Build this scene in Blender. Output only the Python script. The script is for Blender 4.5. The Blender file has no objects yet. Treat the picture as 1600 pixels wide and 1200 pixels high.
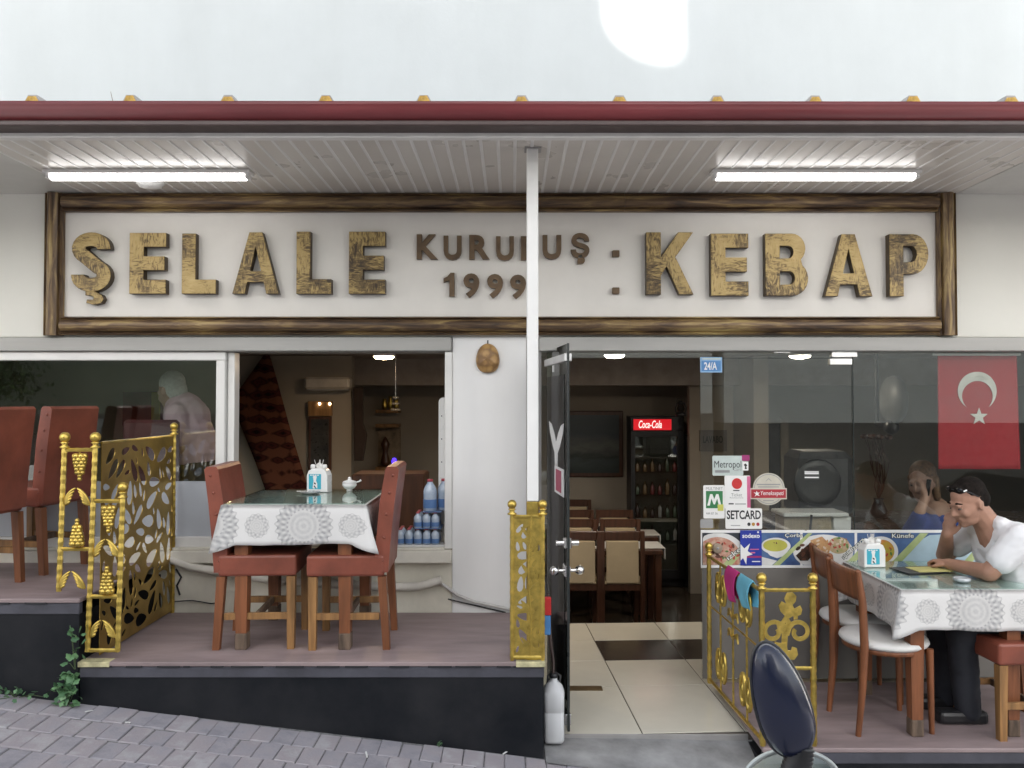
import bpy, bmesh, math, random
from math import sin, cos, pi, radians, sqrt, atan2
from mathutils import Vector, Matrix, Euler

random.seed(7)
SC = bpy.context.scene
COL = SC.collection

# ------------------------------------------------------------------ camera
CY, CZ, F, PITCH = -4.9, 1.75, 1248.0, math.atan(28 / 1248.0)
cam = bpy.data.cameras.new('camera')
cam.sensor_width = 36; cam.lens = 36 * F / 1600; cam.clip_end = 400; cam.clip_start = 0.05
camo = bpy.data.objects.new('camera', cam); COL.objects.link(camo)
camo.location = (0, CY, CZ); camo.rotation_euler = (pi / 2 + PITCH, 0, 0)
SC.camera = camo

# ------------------------------------------------------------------ sky, sun, exposure
KX, KZ = 0.0, -0.45                      # sunlight travels along (KX, 1, KZ)
w = bpy.data.worlds.new('World'); SC.world = w; w.use_nodes = True
nt = w.node_tree; nt.nodes.clear()
sky = nt.nodes.new('ShaderNodeTexSky'); sky.sky_type = 'NISHITA'; sky.sun_disc = False
sky.sun_elevation = math.atan(-KZ / sqrt(1 + KX * KX)); sky.sun_rotation = radians(180)
sky.air_density = 1.0; sky.dust_density = 2.5; sky.ozone_density = 1.0
hs = nt.nodes.new('ShaderNodeHueSaturation'); hs.inputs['Saturation'].default_value = 0.33
bg = nt.nodes.new('ShaderNodeBackground'); bg.inputs[1].default_value = 0.15
wo = nt.nodes.new('ShaderNodeOutputWorld')
nt.links.new(sky.outputs[0], hs.inputs['Color']); nt.links.new(hs.outputs[0], bg.inputs[0]); nt.links.new(bg.outputs[0], wo.inputs[0])
sun = bpy.data.lights.new('sun', 'SUN'); sun.energy = 5.0; sun.angle = radians(0.5); sun.color = (1, .95, .87)
suno = bpy.data.objects.new('sun', sun); COL.objects.link(suno)
suno.location = (-5, -25, 14)
suno.rotation_euler = Vector((KX, 1, KZ)).to_track_quat('-Z', 'Y').to_euler()
SC.view_settings.view_transform = 'Standard'; SC.view_settings.look = 'None'
SC.view_settings.gamma = 1; SC.view_settings.use_curve_mapping = False
SC.view_settings.exposure = 1.70
SC.render.engine = 'CYCLES'
SC.cycles.use_denoising = True
SC.cycles.max_bounces = 10; SC.cycles.diffuse_bounces = 5; SC.cycles.transparent_max_bounces = 24
SC.cycles.sample_clamp_indirect = 6.0; SC.cycles.caustics_reflective = False; SC.cycles.caustics_refractive = False

# ------------------------------------------------------------------ helpers
def P(px, py, y):
    """point of the place, on the upright plane y, that is seen at photo pixel (px, py)"""
    dx = (px - 800) / F; dy = (600 - py) / F
    v = Vector((dx, cos(PITCH) - dy * sin(PITCH), sin(PITCH) + dy * cos(PITCH)))
    t = (y - CY) / v.y
    return Vector((v.x * t, y, CZ + v.z * t))

def ground(x): return -.118 * (x - .153)

MATS = {}
def nodes(m):
    m.use_nodes = True; n = m.node_tree; n.nodes.clear()
    o = n.nodes.new('ShaderNodeOutputMaterial'); b = n.nodes.new('ShaderNodeBsdfPrincipled')
    n.links.new(b.outputs[0], o.inputs[0]); return n, b
def mathn(n, op, a, b=None, c=None):
    k = n.nodes.new('ShaderNodeMath'); k.operation = op
    for i, v in enumerate((a, b, c)):
        if v is None: continue
        if isinstance(v, (int, float)): k.inputs[i].default_value = v
        else: n.links.new(v, k.inputs[i])
    return k.outputs[0]
def ramp(n, fac, stops):
    r = n.nodes.new('ShaderNodeValToRGB'); e = r.color_ramp.elements
    while len(e) < len(stops): e.new(.5)
    for i, (p, c) in enumerate(stops):
        e[i].position = p; e[i].color = (*c, 1)
    n.links.new(fac, r.inputs[0]); return r.outputs[0]
def coords(n, scale=(1, 1, 1), kind='Object', rot=(0, 0, 0)):
    t = n.nodes.new('ShaderNodeNewGeometry' if kind == 'Position' else 'ShaderNodeTexCoord'); mp = n.nodes.new('ShaderNodeMapping')
    mp.inputs['Scale'].default_value = scale; mp.inputs['Rotation'].default_value = rot
    n.links.new(t.outputs[kind], mp.inputs[0]); return mp.outputs[0]
def noise(n, vec, scale, detail=4, rough=.55, dist=0):
    k = n.nodes.new('ShaderNodeTexNoise'); k.inputs['Scale'].default_value = scale
    k.inputs['Detail'].default_value = detail; k.inputs['Roughness'].default_value = rough; k.inputs['Distortion'].default_value = dist
    n.links.new(vec, k.inputs['Vector']); return k.outputs['Fac']
def bump(n, b, h, strength=.2, dist=.01):
    k = n.nodes.new('ShaderNodeBump'); k.inputs['Strength'].default_value = strength; k.inputs['Distance'].default_value = dist
    n.links.new(h, k.inputs['Height']); n.links.new(k.outputs[0], b.inputs['Normal'])
def mul(c, k): return tuple(min(1, x * k) for x in c)

def mat(name, col, rough=.6, metal=0, var=.12, scale=6, stretch=(1, 1, 1), bmp=.1, bscale=60, bdist=.003, col2=None, spec=.5, kind='Object'):
    """mottled surface: two tones mixed by layered noise, fine relief, uneven gloss"""
    if name in MATS: return MATS[name]
    m = bpy.data.materials.new(name); n, b = nodes(m)
    v = coords(n, stretch, kind)
    f = noise(n, v, scale, 6, .6)
    c2 = col2 or mul(col, 1 - 2 * var)
    n.links.new(ramp(n, f, [(.3, c2), (.68, mul(col, 1 + var * .5) if not col2 else col)]), b.inputs['Base Color'])
    b.inputs['Metallic'].default_value = metal
    rr = n.nodes.new('ShaderNodeMapRange'); rr.inputs['To Min'].default_value = max(0.02, rough - .1); rr.inputs['To Max'].default_value = min(1, rough + .1)
    n.links.new(noise(n, v, scale * 3, 3), rr.inputs[0]); n.links.new(rr.outputs[0], b.inputs['Roughness'])
    b.inputs['Specular IOR Level'].default_value = spec
    if bmp: bump(n, b, noise(n, v, bscale, 5), bmp, bdist)
    MATS[name] = m; return m

def glass(name, tint=(.86, .9, .88), boost=1.0, rough=0.0):
    if name in MATS: return MATS[name]
    m = bpy.data.materials.new(name); m.use_nodes = True; n = m.node_tree; n.nodes.clear()
    o = n.nodes.new('ShaderNodeOutputMaterial'); mx = n.nodes.new('ShaderNodeMixShader')
    t = n.nodes.new('ShaderNodeBsdfTransparent'); t.inputs[0].default_value = (*tint, 1)
    g = n.nodes.new('ShaderNodeBsdfGlossy'); g.inputs['Roughness'].default_value = rough; g.inputs[0].default_value = (.97, 1, .98, 1)
    ge = n.nodes.new('ShaderNodeNewGeometry'); dt = n.nodes.new('ShaderNodeVectorMath'); dt.operation = 'DOT_PRODUCT'
    n.links.new(ge.outputs['Normal'], dt.inputs[0]); n.links.new(ge.outputs['Incoming'], dt.inputs[1])
    f = mathn(n, 'POWER', mathn(n, 'SUBTRACT', 1.0, mathn(n, 'ABSOLUTE', dt.outputs['Value'])), 5.0)   # Schlick, alike from both sides
    f = mathn(n, 'MULTIPLY', mathn(n, 'ADD', .04, mathn(n, 'MULTIPLY', f, .96)), boost); f = mathn(n, 'MINIMUM', f, 1.0)
    n.links.new(f, mx.inputs[0]); n.links.new(t.outputs[0], mx.inputs[1]); n.links.new(g.outputs[0], mx.inputs[2]); n.links.new(mx.outputs[0], o.inputs[0])
    MATS[name] = m; return m

def emit(name, col, strength):
    if name in MATS: return MATS[name]
    m = bpy.data.materials.new(name); n, b = nodes(m)
    b.inputs['Base Color'].default_value = (*mul(col, .8), 1)
    b.inputs['Emission Color'].default_value = (*col, 1); b.inputs['Emission Strength'].default_value = strength
    MATS[name] = m; return m

class MB:
    """collects shapes, then links them as ONE mesh object"""
    def __init__(s): s.b = bmesh.new()
    def _new(s, verts, faces, smooth=False):
        vs = [s.b.verts.new(v) for v in verts]; fs = []
        for f in faces:
            try:
                q = s.b.faces.new([vs[i] for i in f]); q.smooth = smooth; fs.append(q)
            except ValueError: pass
        return vs, fs
    def box(s, c, d, bev=0, rot=None, seg=1):
        cx, cy, cz = c; hx, hy, hz = d[0] / 2, d[1] / 2, d[2] / 2
        R = Euler(rot).to_matrix() if rot else Matrix.Identity(3)
        vs = [R @ Vector((x * hx, y * hy, z * hz)) + Vector(c) for x in (-1, 1) for y in (-1, 1) for z in (-1, 1)]
        v, f = s._new(vs, [(0, 1, 3, 2), (4, 6, 7, 5), (0, 4, 5, 1), (2, 3, 7, 6), (0, 2, 6, 4), (1, 5, 7, 3)])
        if bev:
            es = list({e for q in f for e in q.edges})
            bmesh.ops.bevel(s.b, geom=es, offset=bev, segments=seg, affect='EDGES', profile=.5)
        return s
    def ab(s, a, b, bev=0):
        """box between two opposite corners"""
        return s.box([(a[i] + b[i]) / 2 for i in range(3)], [abs(b[i] - a[i]) for i in range(3)], bev)
    def hexa(s, pts):
        """8 corners: bottom ring of 4, top ring of 4"""
        s._new(pts, [(3, 2, 1, 0), (4, 5, 6, 7), (0, 1, 5, 4), (1, 2, 6, 5), (2, 3, 7, 6), (3, 0, 4, 7)]); return s
    def tube(s, pts, r, n=10, cap=True, smooth=True):
        pts = [Vector(p) for p in pts]
        rs = r if isinstance(r, (list, tuple)) else [r] * len(pts)
        rings = []; up = None
        for i, p in enumerate(pts):
            d = (pts[min(i + 1, len(pts) - 1)] - pts[max(i - 1, 0)]).normalized()
            if up is None: up = d.orthogonal().normalized()
            up = (up - d * up.dot(d))
            up = up.normalized() if up.length > 1e-6 else d.orthogonal().normalized()
            q = d.cross(up)
            rings.append([p + (up * cos(2 * pi * k / n) + q * sin(2 * pi * k / n)) * rs[i] for k in range(n)])
        vs = [v for ring in rings for v in ring]; m = len(pts)
        fs = [(i * n + k, i * n + (k + 1) % n, (i + 1) * n + (k + 1) % n, (i + 1) * n + k) for i in range(m - 1) for k in range(n)]
        s._new(vs, fs, smooth)
        if cap:
            s._new(rings[0], [tuple(reversed(range(n)))]); s._new(rings[-1], [tuple(range(n))])
        return s
    def cyl(s, a, b, r, r2=None, n=16): return s.tube([a, b], [r, r if r2 is None else r2], n)
    def lathe(s, prof, c=(0, 0, 0), n=20, smooth=True, axis=None):
        """profile of (radius, height) turned about z"""
        vs = []; m = len(prof)
        for r, z in prof:
            for k in range(n):
                p = Vector((r * cos(2 * pi * k / n), r * sin(2 * pi * k / n), z))
                if axis: p = axis @ p
                vs.append(p + Vector(c))
        fs = [(i * n + k, i * n + (k + 1) % n, (i + 1) * n + (k + 1) % n, (i + 1) * n + k) for i in range(m - 1) for k in range(n)]
        if prof[0][0] > 1e-5: fs.append(tuple(reversed(range(n))))
        if prof[-1][0] > 1e-5: fs.append(tuple((m - 1) * n + k for k in range(n)))
        s._new(vs, fs, smooth); return s
    def ball(s, c, r, u=14, v=9, rot=None):
        rx, ry, rz = r if isinstance(r, (list, tuple)) else (r, r, r)
        R = Euler(rot).to_matrix() if rot else Matrix.Identity(3)
        vs = [Vector((0, 0, -rz))]; fs = []
        for i in range(1, v):
            t = -pi / 2 + pi * i / v
            for k in range(u):
                a = 2 * pi * k / u; vs.append(Vector((rx * cos(t) * cos(a), ry * cos(t) * sin(a), rz * sin(t))))
        vs.append(Vector((0, 0, rz))); L = len(vs) - 1
        for k in range(u):
            fs.append((0, 1 + (k + 1) % u, 1 + k)); fs.append((L, L - u + k, L - u + (k + 1) % u))
        for i in range(v - 2):
            for k in range(u):
                a = 1 + i * u + k; b_ = 1 + i * u + (k + 1) % u
                fs.append((a, b_, b_ + u, a + u))
        s._new([R @ p + Vector(c) for p in vs], fs, True); return s
    def grid(s, fn, nu, nv, smooth=True):
        vs = [fn(i / nu, j / nv) for i in range(nu + 1) for j in range(nv + 1)]
        fs = [(i * (nv + 1) + j, (i + 1) * (nv + 1) + j, (i + 1) * (nv + 1) + j + 1, i * (nv + 1) + j + 1) for i in range(nu) for j in range(nv)]
        s._new(vs, fs, smooth); return s
    def prism(s, prof, a, b, axes=None):
        """closed profile [(u, v)] swept from point a to point b (u, v axes given)"""
        U, V = axes; a = Vector(a); b = Vector(b); n = len(prof)
        vs = [p + U * u + V * v for p in (a, b) for u, v in prof]
        fs = [(k, (k + 1) % n, n + (k + 1) % n, n + k) for k in range(n)] + [tuple(reversed(range(n))), tuple(range(n, 2 * n))]
        s._new(vs, fs); return s
    def mesh(s, me, M=None):
        base = len(s.b.verts)
        vs = [(M @ v.co if M else v.co.copy()) for v in me.vertices]
        s._new(vs, [tuple(p.vertices) for p in me.polygons]); return s
    def shape(s, loops, y, t, bev=0):
        """outline(s) in (x, z), holes by the even-odd rule, front face at y, thickness t going back"""
        me = shape_mesh(loops, t, bev)
        s.mesh(me, Matrix(((1, 0, 0, 0), (0, 0, -1, y + t / 2), (0, 1, 0, 0), (0, 0, 0, 1)))); bpy.data.meshes.remove(me); return s
    def sideshape(s, loops, x, t):
        """outline(s) in (y, z) on a sheet across x"""
        me = shape_mesh(loops, t, 0)
        s.mesh(me, Matrix(((0, 0, 1, x), (1, 0, 0, 0), (0, 1, 0, 0), (0, 0, 0, 1)))); bpy.data.meshes.remove(me); return s
    def text(s, body, box, y, t=.002, offset=0, rot=0, shear=0):
        """lettering filling box (x0, z0, x1, z1), front face at y"""
        me = text_mesh(body, offset, shear)
        if not len(me.vertices): return s
        xs = [v.co.x for v in me.vertices]; ys = [v.co.y for v in me.vertices]
        x0, z0, x1, z1 = box; w_, h_ = x1 - x0, z1 - z0
        sx = w_ / max(1e-6, max(xs) - min(xs)); sy = h_ / max(1e-6, max(ys) - min(ys))
        cx, cy = (max(xs) + min(xs)) / 2, (max(ys) + min(ys)) / 2; mx, mz = (x0 + x1) / 2, (z0 + z1) / 2
        zz = max(abs(v.co.z) for v in me.vertices)
        for v in me.vertices:
            u, q = (v.co.x - cx) * sx, (v.co.y - cy) * sy
            v.co = (mx + u * cos(rot) - q * sin(rot), y + t / 2 - v.co.z / zz * t / 2, mz + u * sin(rot) + q * cos(rot))
        s.mesh(me); bpy.data.meshes.remove(me); return s
    def build(s, name, m, parent=None, local=False, smooth_angle=None, kind=None):
        me = bpy.data.meshes.new(name)
        bmesh.ops.recalc_face_normals(s.b, faces=s.b.faces)
        if parent and not local:
            o_ = Vector((0, 0, 0)); q = parent
            while q: o_ += q.location; q = q.parent
            bmesh.ops.translate(s.b, verts=s.b.verts, vec=-o_)
        s.b.to_mesh(me); s.b.free()
        ob = bpy.data.objects.new(name, me); COL.objects.link(ob)
        if m: me.materials.append(m)
        if parent: ob.parent = parent
        if kind: ob['kind'] = kind
        return ob

def shape_mesh(loops, t, bev):
    cu = bpy.data.curves.new('tmp', 'CURVE'); cu.dimensions = '2D'; cu.fill_mode = 'BOTH'; cu.extrude = max(t / 2 - bev, 1e-5)
    if bev: cu.bevel_depth = bev; cu.bevel_resolution = 1; cu.offset = -bev
    for lp in loops:
        sp = cu.splines.new('POLY'); sp.points.add(len(lp) - 1); sp.use_cyclic_u = True
        for p, q in zip(sp.points, lp): p.co = (q[0], q[1], 0, 1)
    ob = bpy.data.objects.new('tmp', cu)
    me = bpy.data.meshes.new_from_object(ob)
    bpy.data.objects.remove(ob); bpy.data.curves.remove(cu); return me
def text_mesh(body, offset=0, shear=0):
    cu = bpy.data.curves.new('tmp', 'FONT'); cu.body = body; cu.size = 1; cu.extrude = .05; cu.offset = offset; cu.shear = shear
    cu.resolution_u = 4
    ob = bpy.data.objects.new('tmp', cu); me = bpy.data.meshes.new_from_object(ob)
    bpy.data.objects.remove(ob); bpy.data.curves.remove(cu); return me

def tag(o, label, cat, group=None):
    o['label'] = label; o['category'] = cat
    if group: o['group'] = group
    return o
def thing(name, label, cat, loc=(0, 0, 0), group=None, rotz=0):
    o = bpy.data.objects.new(name, None); COL.objects.link(o); o.empty_display_size = .1
    o.location = loc; o.rotation_euler = (0, 0, rotz)
    return tag(o, label, cat, group)
def struct(mb, name, m, parent=None):
    o = mb.build(name, m, parent)
    if not parent: o['kind'] = 'structure'
    return o
def dup(root, loc=None, rotz=None, label=None, group=None):
    r = root.copy(); COL.objects.link(r)
    if loc is not None: r.location = loc
    if rotz is not None: r.rotation_euler = (0, 0, rotz)
    if label: r['label'] = label
    if group: r['group'] = group
    for ch in list(root.children):
        c = ch.copy(); COL.objects.link(c); c.parent = r
        for g in ch.children:
            d = g.copy(); COL.objects.link(d); d.parent = c
    return r
def share(src, name, loc, parent=None, rot=None, scale=None):
    o = bpy.data.objects.new(name, src.data); COL.objects.link(o); o.location = loc
    if rot: o.rotation_euler = rot
    if scale: o.scale = scale
    if parent: o.parent = parent
    return o

def capsule(b, p0, r0, p1, r1, n=12):
    p0, p1 = Vector(p0), Vector(p1)
    b.tube([p0, p0.lerp(p1, .33), p0.lerp(p1, .66), p1], [r0, r0 + (r1 - r0) * .33, r0 + (r1 - r0) * .66, r1], n)
    b.ball(p0, r0 * 1.0, n, 8); b.ball(p1, r1 * 1.0, n, 8)
def blob(name, prims, m, parent, voxel=.008, smooth=4, M=None, fold=0):
    """joins overlapping volumes into one continuous skin"""
    b = MB()
    for q in prims:
        if q[0] == 'c': capsule(b, *q[1:])
        else: b.ball(q[1], q[2], 18, 12, q[3] if len(q) > 3 else None)
    if M: bmesh.ops.transform(b.b, matrix=M, verts=b.b.verts)
    o = b.build(name, m, parent)
    r = o.modifiers.new('skin', 'REMESH'); r.mode = 'VOXEL'; r.voxel_size = voxel; r.use_smooth_shade = True
    sm = o.modifiers.new('soft', 'SMOOTH'); sm.factor = .5; sm.iterations = smooth
    dg = bpy.context.evaluated_depsgraph_get(); me = bpy.data.meshes.new_from_object(o.evaluated_get(dg))
    o.modifiers.clear(); old = o.data; o.data = me; me.name = name
    if not me.materials: me.materials.append(m)
    for p in me.polygons: p.use_smooth = True
    if fold:                                     # creases that run slantwise over the cloth
        from mathutils import noise as ns
        for v in me.vertices:
            c = v.co; q = Vector((c.x * 9 + c.z * 5, c.y * 9, c.z * 14 - c.x * 8))
            k = 1 - abs(ns.noise(q)) * 2.2; f = 1 - abs(ns.noise(q * 2.1 + Vector((7, 3, 1)))) * 2
            v.co = c + v.normal * fold * (k * .7 + f * .35)
    return o
# ------------------------------------------------------------------ materials
plaster = mat('plaster', (.50, .535, .545), .85, var=.035, scale=1.3, bmp=.12, bscale=45)  # wall colour toned down to offset the stronger light above the canopy
def scuffs(m, amount):
    n = m.node_tree; b = [k for k in n.nodes if k.type == 'BSDF_PRINCIPLED'][0]; src = b.inputs['Base Color'].links[0].from_socket
    mx = n.nodes.new('ShaderNodeMix'); mx.data_type = 'RGBA'; mx.blend_type = 'MULTIPLY'
    v = coords(n); f = mathn(n, 'MULTIPLY', mathn(n, 'GREATER_THAN', noise(n, v, 16, 8, .72), .70), mathn(n, 'GREATER_THAN', noise(n, v, 1.7, 2), .52))
    g = ramp(n, noise(n, coords(n, (1.6, 1, .25)), 2.5, 5, .6), [(.35, (.95, .95, .945)), (.6, (1, 1, 1))])
    m2 = n.nodes.new('ShaderNodeMix'); m2.data_type = 'RGBA'; m2.blend_type = 'MULTIPLY'; m2.inputs[0].default_value = amount
    n.links.new(src, m2.inputs[6]); n.links.new(g, m2.inputs[7])
    n.links.new(mathn(n, 'MULTIPLY', f, .55 * amount), mx.inputs[0]); n.links.new(m2.outputs[2], mx.inputs[6]); mx.inputs[7].default_value = (.45, .44, .42, 1)
    n.links.new(mx.outputs[2], b.inputs['Base Color'])
scuffs(plaster, .55)
plaster_pier = mat('pier_shade_comp', (.84, .84, .83), .8, var=.02, scale=1.3, bmp=.1, bscale=45)  # same white wall, colour kept lighter to offset shade under the canopy
scuffs(plaster_pier, .8)
plaster_low = mat('plaster_low', (.70, .67, .57), .85, var=.12, scale=2.5, bmp=.35, bscale=14, bdist=.01)
lintelm = mat('lintel_paint', (.40, .395, .375), .55, var=.08, scale=3, stretch=(.3, 1, 3), bmp=.08)
pvc = mat('pvc_white', (.76, .755, .73), .35, var=.04, scale=4, bmp=.03)
pvcgrey = mat('soffit_pvc', (.68, .645, .59), .30, var=.06, scale=1.2, bmp=.02, kind='Position')
pvcstrip = mat('soffit_strip', (.84, .83, .80), .4, var=.03, bmp=.02, kind='Position')
whitemetal = mat('white_metal', (.80, .795, .77), .4, var=.03, scale=5, bmp=.04)
gutterm = mat('gutter_paint', (.165, .030, .034), .33, var=.14, scale=2.5, stretch=(.4, 2, 2), bmp=.05)
gutterlip = mat('gutter_lip', (.075, .05, .047), .5, var=.1)
foam = mat('sandwich_foam', (.62, .40, .10), .9, var=.3, scale=40, bmp=.5)
greymetal = mat('grey_metal', (.33, .32, .31), .5, var=.1)
chrome = mat('chrome', (.82, .81, .79), .2, 1, var=.03, bmp=0)
darkpaint = mat('black_plinth', (.0055, .007, .010), .6, var=.3, scale=3.5, bmp=.25, bscale=30, col2=(.020, .0205, .023), spec=.22, kind='Position')
rimpaint = mat('platform_rim', (.075, .075, .092), .6, var=.2, scale=5, bmp=.1)
deckm = mat('deck_vinyl', (.31, .24, .235), .55, var=.15, scale=3.5, stretch=(.6, 2.5, 1), bmp=.2, bscale=90, kind='Position')
concrete = mat('concrete', (.32, .32, .32), .9, var=.3, scale=3, bmp=.4, bscale=25, bdist=.006)
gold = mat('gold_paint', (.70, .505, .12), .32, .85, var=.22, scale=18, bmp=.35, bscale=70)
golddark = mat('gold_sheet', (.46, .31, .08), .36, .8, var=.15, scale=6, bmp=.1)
terra = mat('terracotta_leather', (.25, .068, .040), .42, var=.22, scale=4, bmp=.3, bscale=38, bdist=.002)
woodred = mat('red_brown_wood', (.23, .082, .032), .42, var=.25, scale=3, stretch=(9, 9, .8), bmp=.1)
woodhoney = mat('honey_wood', (.33, .17, .06), .45, var=.28, scale=3, stretch=(9, 9, .8), bmp=.12)
wooddark = mat('dark_wood', (.095, .038, .02), .35, var=.25, scale=3, stretch=(8, 8, .8), bmp=.08)
woodworn = mat('worn_wood', (.16, .11, .075), .7, var=.3, scale=5, stretch=(6, 6, 1), bmp=.2)
whiteleather = mat('white_leather', (.74, .73, .70), .38, var=.04, scale=4, bmp=.08, bscale=150, bdist=.001)
beigecloth = mat('beige_fabric', (.55, .43, .27), .8, var=.06, scale=5, bmp=.1)
whitecloth = mat('white_cloth', (.75, .74, .71), .8, var=.04, scale=4, bmp=.1, bscale=120)
tilem = mat('cream_tile', (.72, .69, .59), .16, var=.05, scale=2, bmp=.02)
darktile = mat('dark_marble', (.025, .019, .016), .2, var=.4, scale=7, bmp=.02, col2=(.06, .048, .038))
grout = mat('grout', (.13, .115, .095), .9)
floorm = mat('brown_floor', (.085, .066, .05), .22, var=.25, scale=1.5, bmp=.04)
intwall = mat('interior_paint', (.34, .295, .24), .85, var=.05, scale=1.5, bmp=.05)
intceil = mat('interior_ceiling', (.42, .37, .33), .85, var=.04, scale=1.5, bmp=.03)
blackgloss = mat('black_gloss', (.012, .012, .014), .12, var=.1, bmp=0)
blackplastic = mat('black_plastic', (.02, .02, .022), .4, var=.15, bmp=.05)
whiteplastic = mat('white_plastic', (.82, .82, .80), .3, var=.02, bmp=.02)
printwhite = mat('print_white', (.80, .80, .78), .5, var=.02, bmp=0)
printblack = mat('print_black', (.02, .02, .024), .5, var=.05, bmp=0)
bronze = mat('bronze_paint', (.15, .095, .05), .5, .15, var=.2, scale=14, bmp=.1)
pane_glass = glass('window_glass', boost=2.0)
tint_glass = glass('door_glass', (.90, .91, .89), 2.0)
top_glass = glass('tabletop_glass', (.88, .95, .93), 1.0)

def brushed_gold():
    m = bpy.data.materials.new('brushed_gold_wood'); n, b = nodes(m)
    v = coords(n, (1, .3, 1)); v2 = coords(n, (7, 1, 26), rot=(0, .7, 0)); v3 = coords(n, (24, 1, 7), rot=(0, .4, 0))
    f1 = noise(n, v2, 2.6, 3, .6, 1.2); f2 = noise(n, v3, 2.4, 3, .6, 1.4); pick = noise(n, v, 5.5, 2)
    sw = n.nodes.new('ShaderNodeMix'); k = mathn(n, 'MULTIPLY', mathn(n, 'SUBTRACT', pick, .44), 8); 
    kk = n.nodes.new('ShaderNodeClamp'); n.links.new(k, kk.inputs[0]); n.links.new(kk.outputs[0], sw.inputs[0]); n.links.new(f1, sw.inputs[2]); n.links.new(f2, sw.inputs[3])
    tot = mathn(n, 'ADD', sw.outputs[0], mathn(n, 'MULTIPLY', mathn(n, 'SUBTRACT', noise(n, v, 3.4, 2), .5), .9))
    n.links.new(ramp(n, tot, [(.28, (.05, .032, .016)), (.42, (.17, .115, .045)), (.54, (.37, .265, .10)), (.85, (.47, .35, .16))]), b.inputs['Base Color'])
    b.inputs['Roughness'].default_value = .42; b.inputs['Metallic'].default_value = .25
    bump(n, b, tot, .35, .004); return m
gold_letter = brushed_gold(); letter_side = mat('letter_side', (.075, .048, .022), .5, .1, var=.2, scale=12)
def rail_wood():
    m = bpy.data.materials.new('antiqued_rail'); n, b = nodes(m)
    v = coords(n, (1.6, 14, 14)); v1 = coords(n, (.8, .8, .8))
    f = mathn(n, 'ADD', noise(n, v, 2.2, 4, .6, .8), mathn(n, 'MULTIPLY', mathn(n, 'SUBTRACT', noise(n, v1, 1.6, 2), .5), .7))
    n.links.new(ramp(n, f, [(.34, (.045, .028, .018)), (.48, (.115, .070, .038)), (.60, (.22, .145, .065)), (.76, (.42, .31, .13))]), b.inputs['Base Color'])
    b.inputs['Roughness'].default_value = .4; b.inputs['Metallic'].default_value = .15
    bump(n, b, f, .2, .003); return m
rail_m = rail_wood()
def rail_wood_v():
    m = rail_m.copy(); m.name = 'antiqued_rail_upright'
    for k in m.node_tree.nodes:
        if k.type == 'MAPPING' and k.inputs['Scale'].default_value[1] > 2: k.inputs['Scale'].default_value = (14, 14, 1.6)
    return m
rail_mv = rail_wood_v()

# ------------------------------------------------------------------ street
def street_z(x, y): return ground(x)
def brickm():
    m = bpy.data.materials.new('street_paver'); n, b = nodes(m)
    v = coords(n); oi = n.nodes.new('ShaderNodeObjectInfo')
    g = n.nodes.new('ShaderNodeTexCoord'); ge = n.nodes.new('ShaderNodeNewGeometry')
    f = noise(n, ge.outputs['Position'], 9, 6, .65); f2 = noise(n, ge.outputs['Position'], 2.2, 3)
    t = mathn(n, 'ADD', mathn(n, 'MULTIPLY', oi.outputs['Random'], .26), mathn(n, 'MULTIPLY', f, .78))
    base = ramp(n, t, [(.28, (.24, .235, .26)), (.45, (.32, .305, .33)), (.58, (.335, .305, .32)), (.78, (.42, .415, .43))])
    mx = n.nodes.new('ShaderNodeMix'); mx.data_type = 'RGBA'
    dirt = mathn(n, 'GREATER_THAN', noise(n, ge.outputs['Position'], 55, 3), .68)
    n.links.new(mathn(n, 'MULTIPLY', dirt, .35), mx.inputs[0]); n.links.new(base, mx.inputs[6]); mx.inputs[7].default_value = (.4, .39, .38, 1)
    n.links.new(mx.outputs[2], b.inputs['Base Color'])
    b.inputs['Roughness'].default_value = .8
    bump(n, b, noise(n, ge.outputs['Position'], 70, 6), .6, .004); return m
paver = brickm()
joint = mat('joint_sand', (.22, .215, .215), .95, var=.3, scale=30, bmp=.4)
streetm = mat('far_street', (.36, .34, .35), .85, var=.15, scale=6, bmp=.3)
FY = -0.93                                 # front line of the platforms
street = struct(MB().grid(lambda u, v: Vector((-60 + 120 * u, -60 + (60 + FY + .3) * v, ground(-60 + 120 * u) - .032)), 8, 4, False), 'street', streetm)
BW, BH = .205, .105
proto = None; nb = 0
sl = atan2(-.118, 1); ang = radians(-4)
ca, sa = cos(ang), sin(ang)
BW, BH = .168, .100
for r in range(6):
    for c in range(-37, 18):
        y = FY - .012 - (r + .5) * BW; x = (c + .5 * (r % 2) + .12) * BH + random.uniform(-.002, .002) + .012 * r
        if x < -3.6 or x > 1.8 or (y > -1.02 and .10 < x < 1.33): continue
        d = y - CY; px = 800 + F * x / d; py = 628 + (CZ - ground(x)) * F / d
        if px < -50 or px > 1660 or py > 1250 or nb > 299: continue
        y += random.uniform(-.003, .003) + .006 * sin(x * 2.2 + r)
        z = ground(x) - .03 + random.uniform(-.003, .003)
        rot = (random.uniform(-.022, .022), -sl * 0 + atan2(.118, 1) + random.uniform(-.022, .022), random.uniform(-.02, .02))
        if proto is None:
            proto = MB().box((0, 0, 0), (BH - .002, BW - .002, .06), .0035).build('paver', paver, None)
            proto.location = (x, y, z); proto.rotation_euler = rot; proto.parent = street
        else: share(proto, 'paver', (x, y, z), street, rot, (random.uniform(.97, 1), random.uniform(.97, 1), 1))
        nb += 1
print('pavers', nb)
gap = MB()                                 # sunken bed of sand between the pavers
gap.grid(lambda u, v: Vector((-3.6 + 5.6 * u, -2.2 + 1.5 * v, ground(-3.6 + 5.6 * u) - .006)), 10, 4, False)
struct(gap, 'paver_bed', joint, street)
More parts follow.
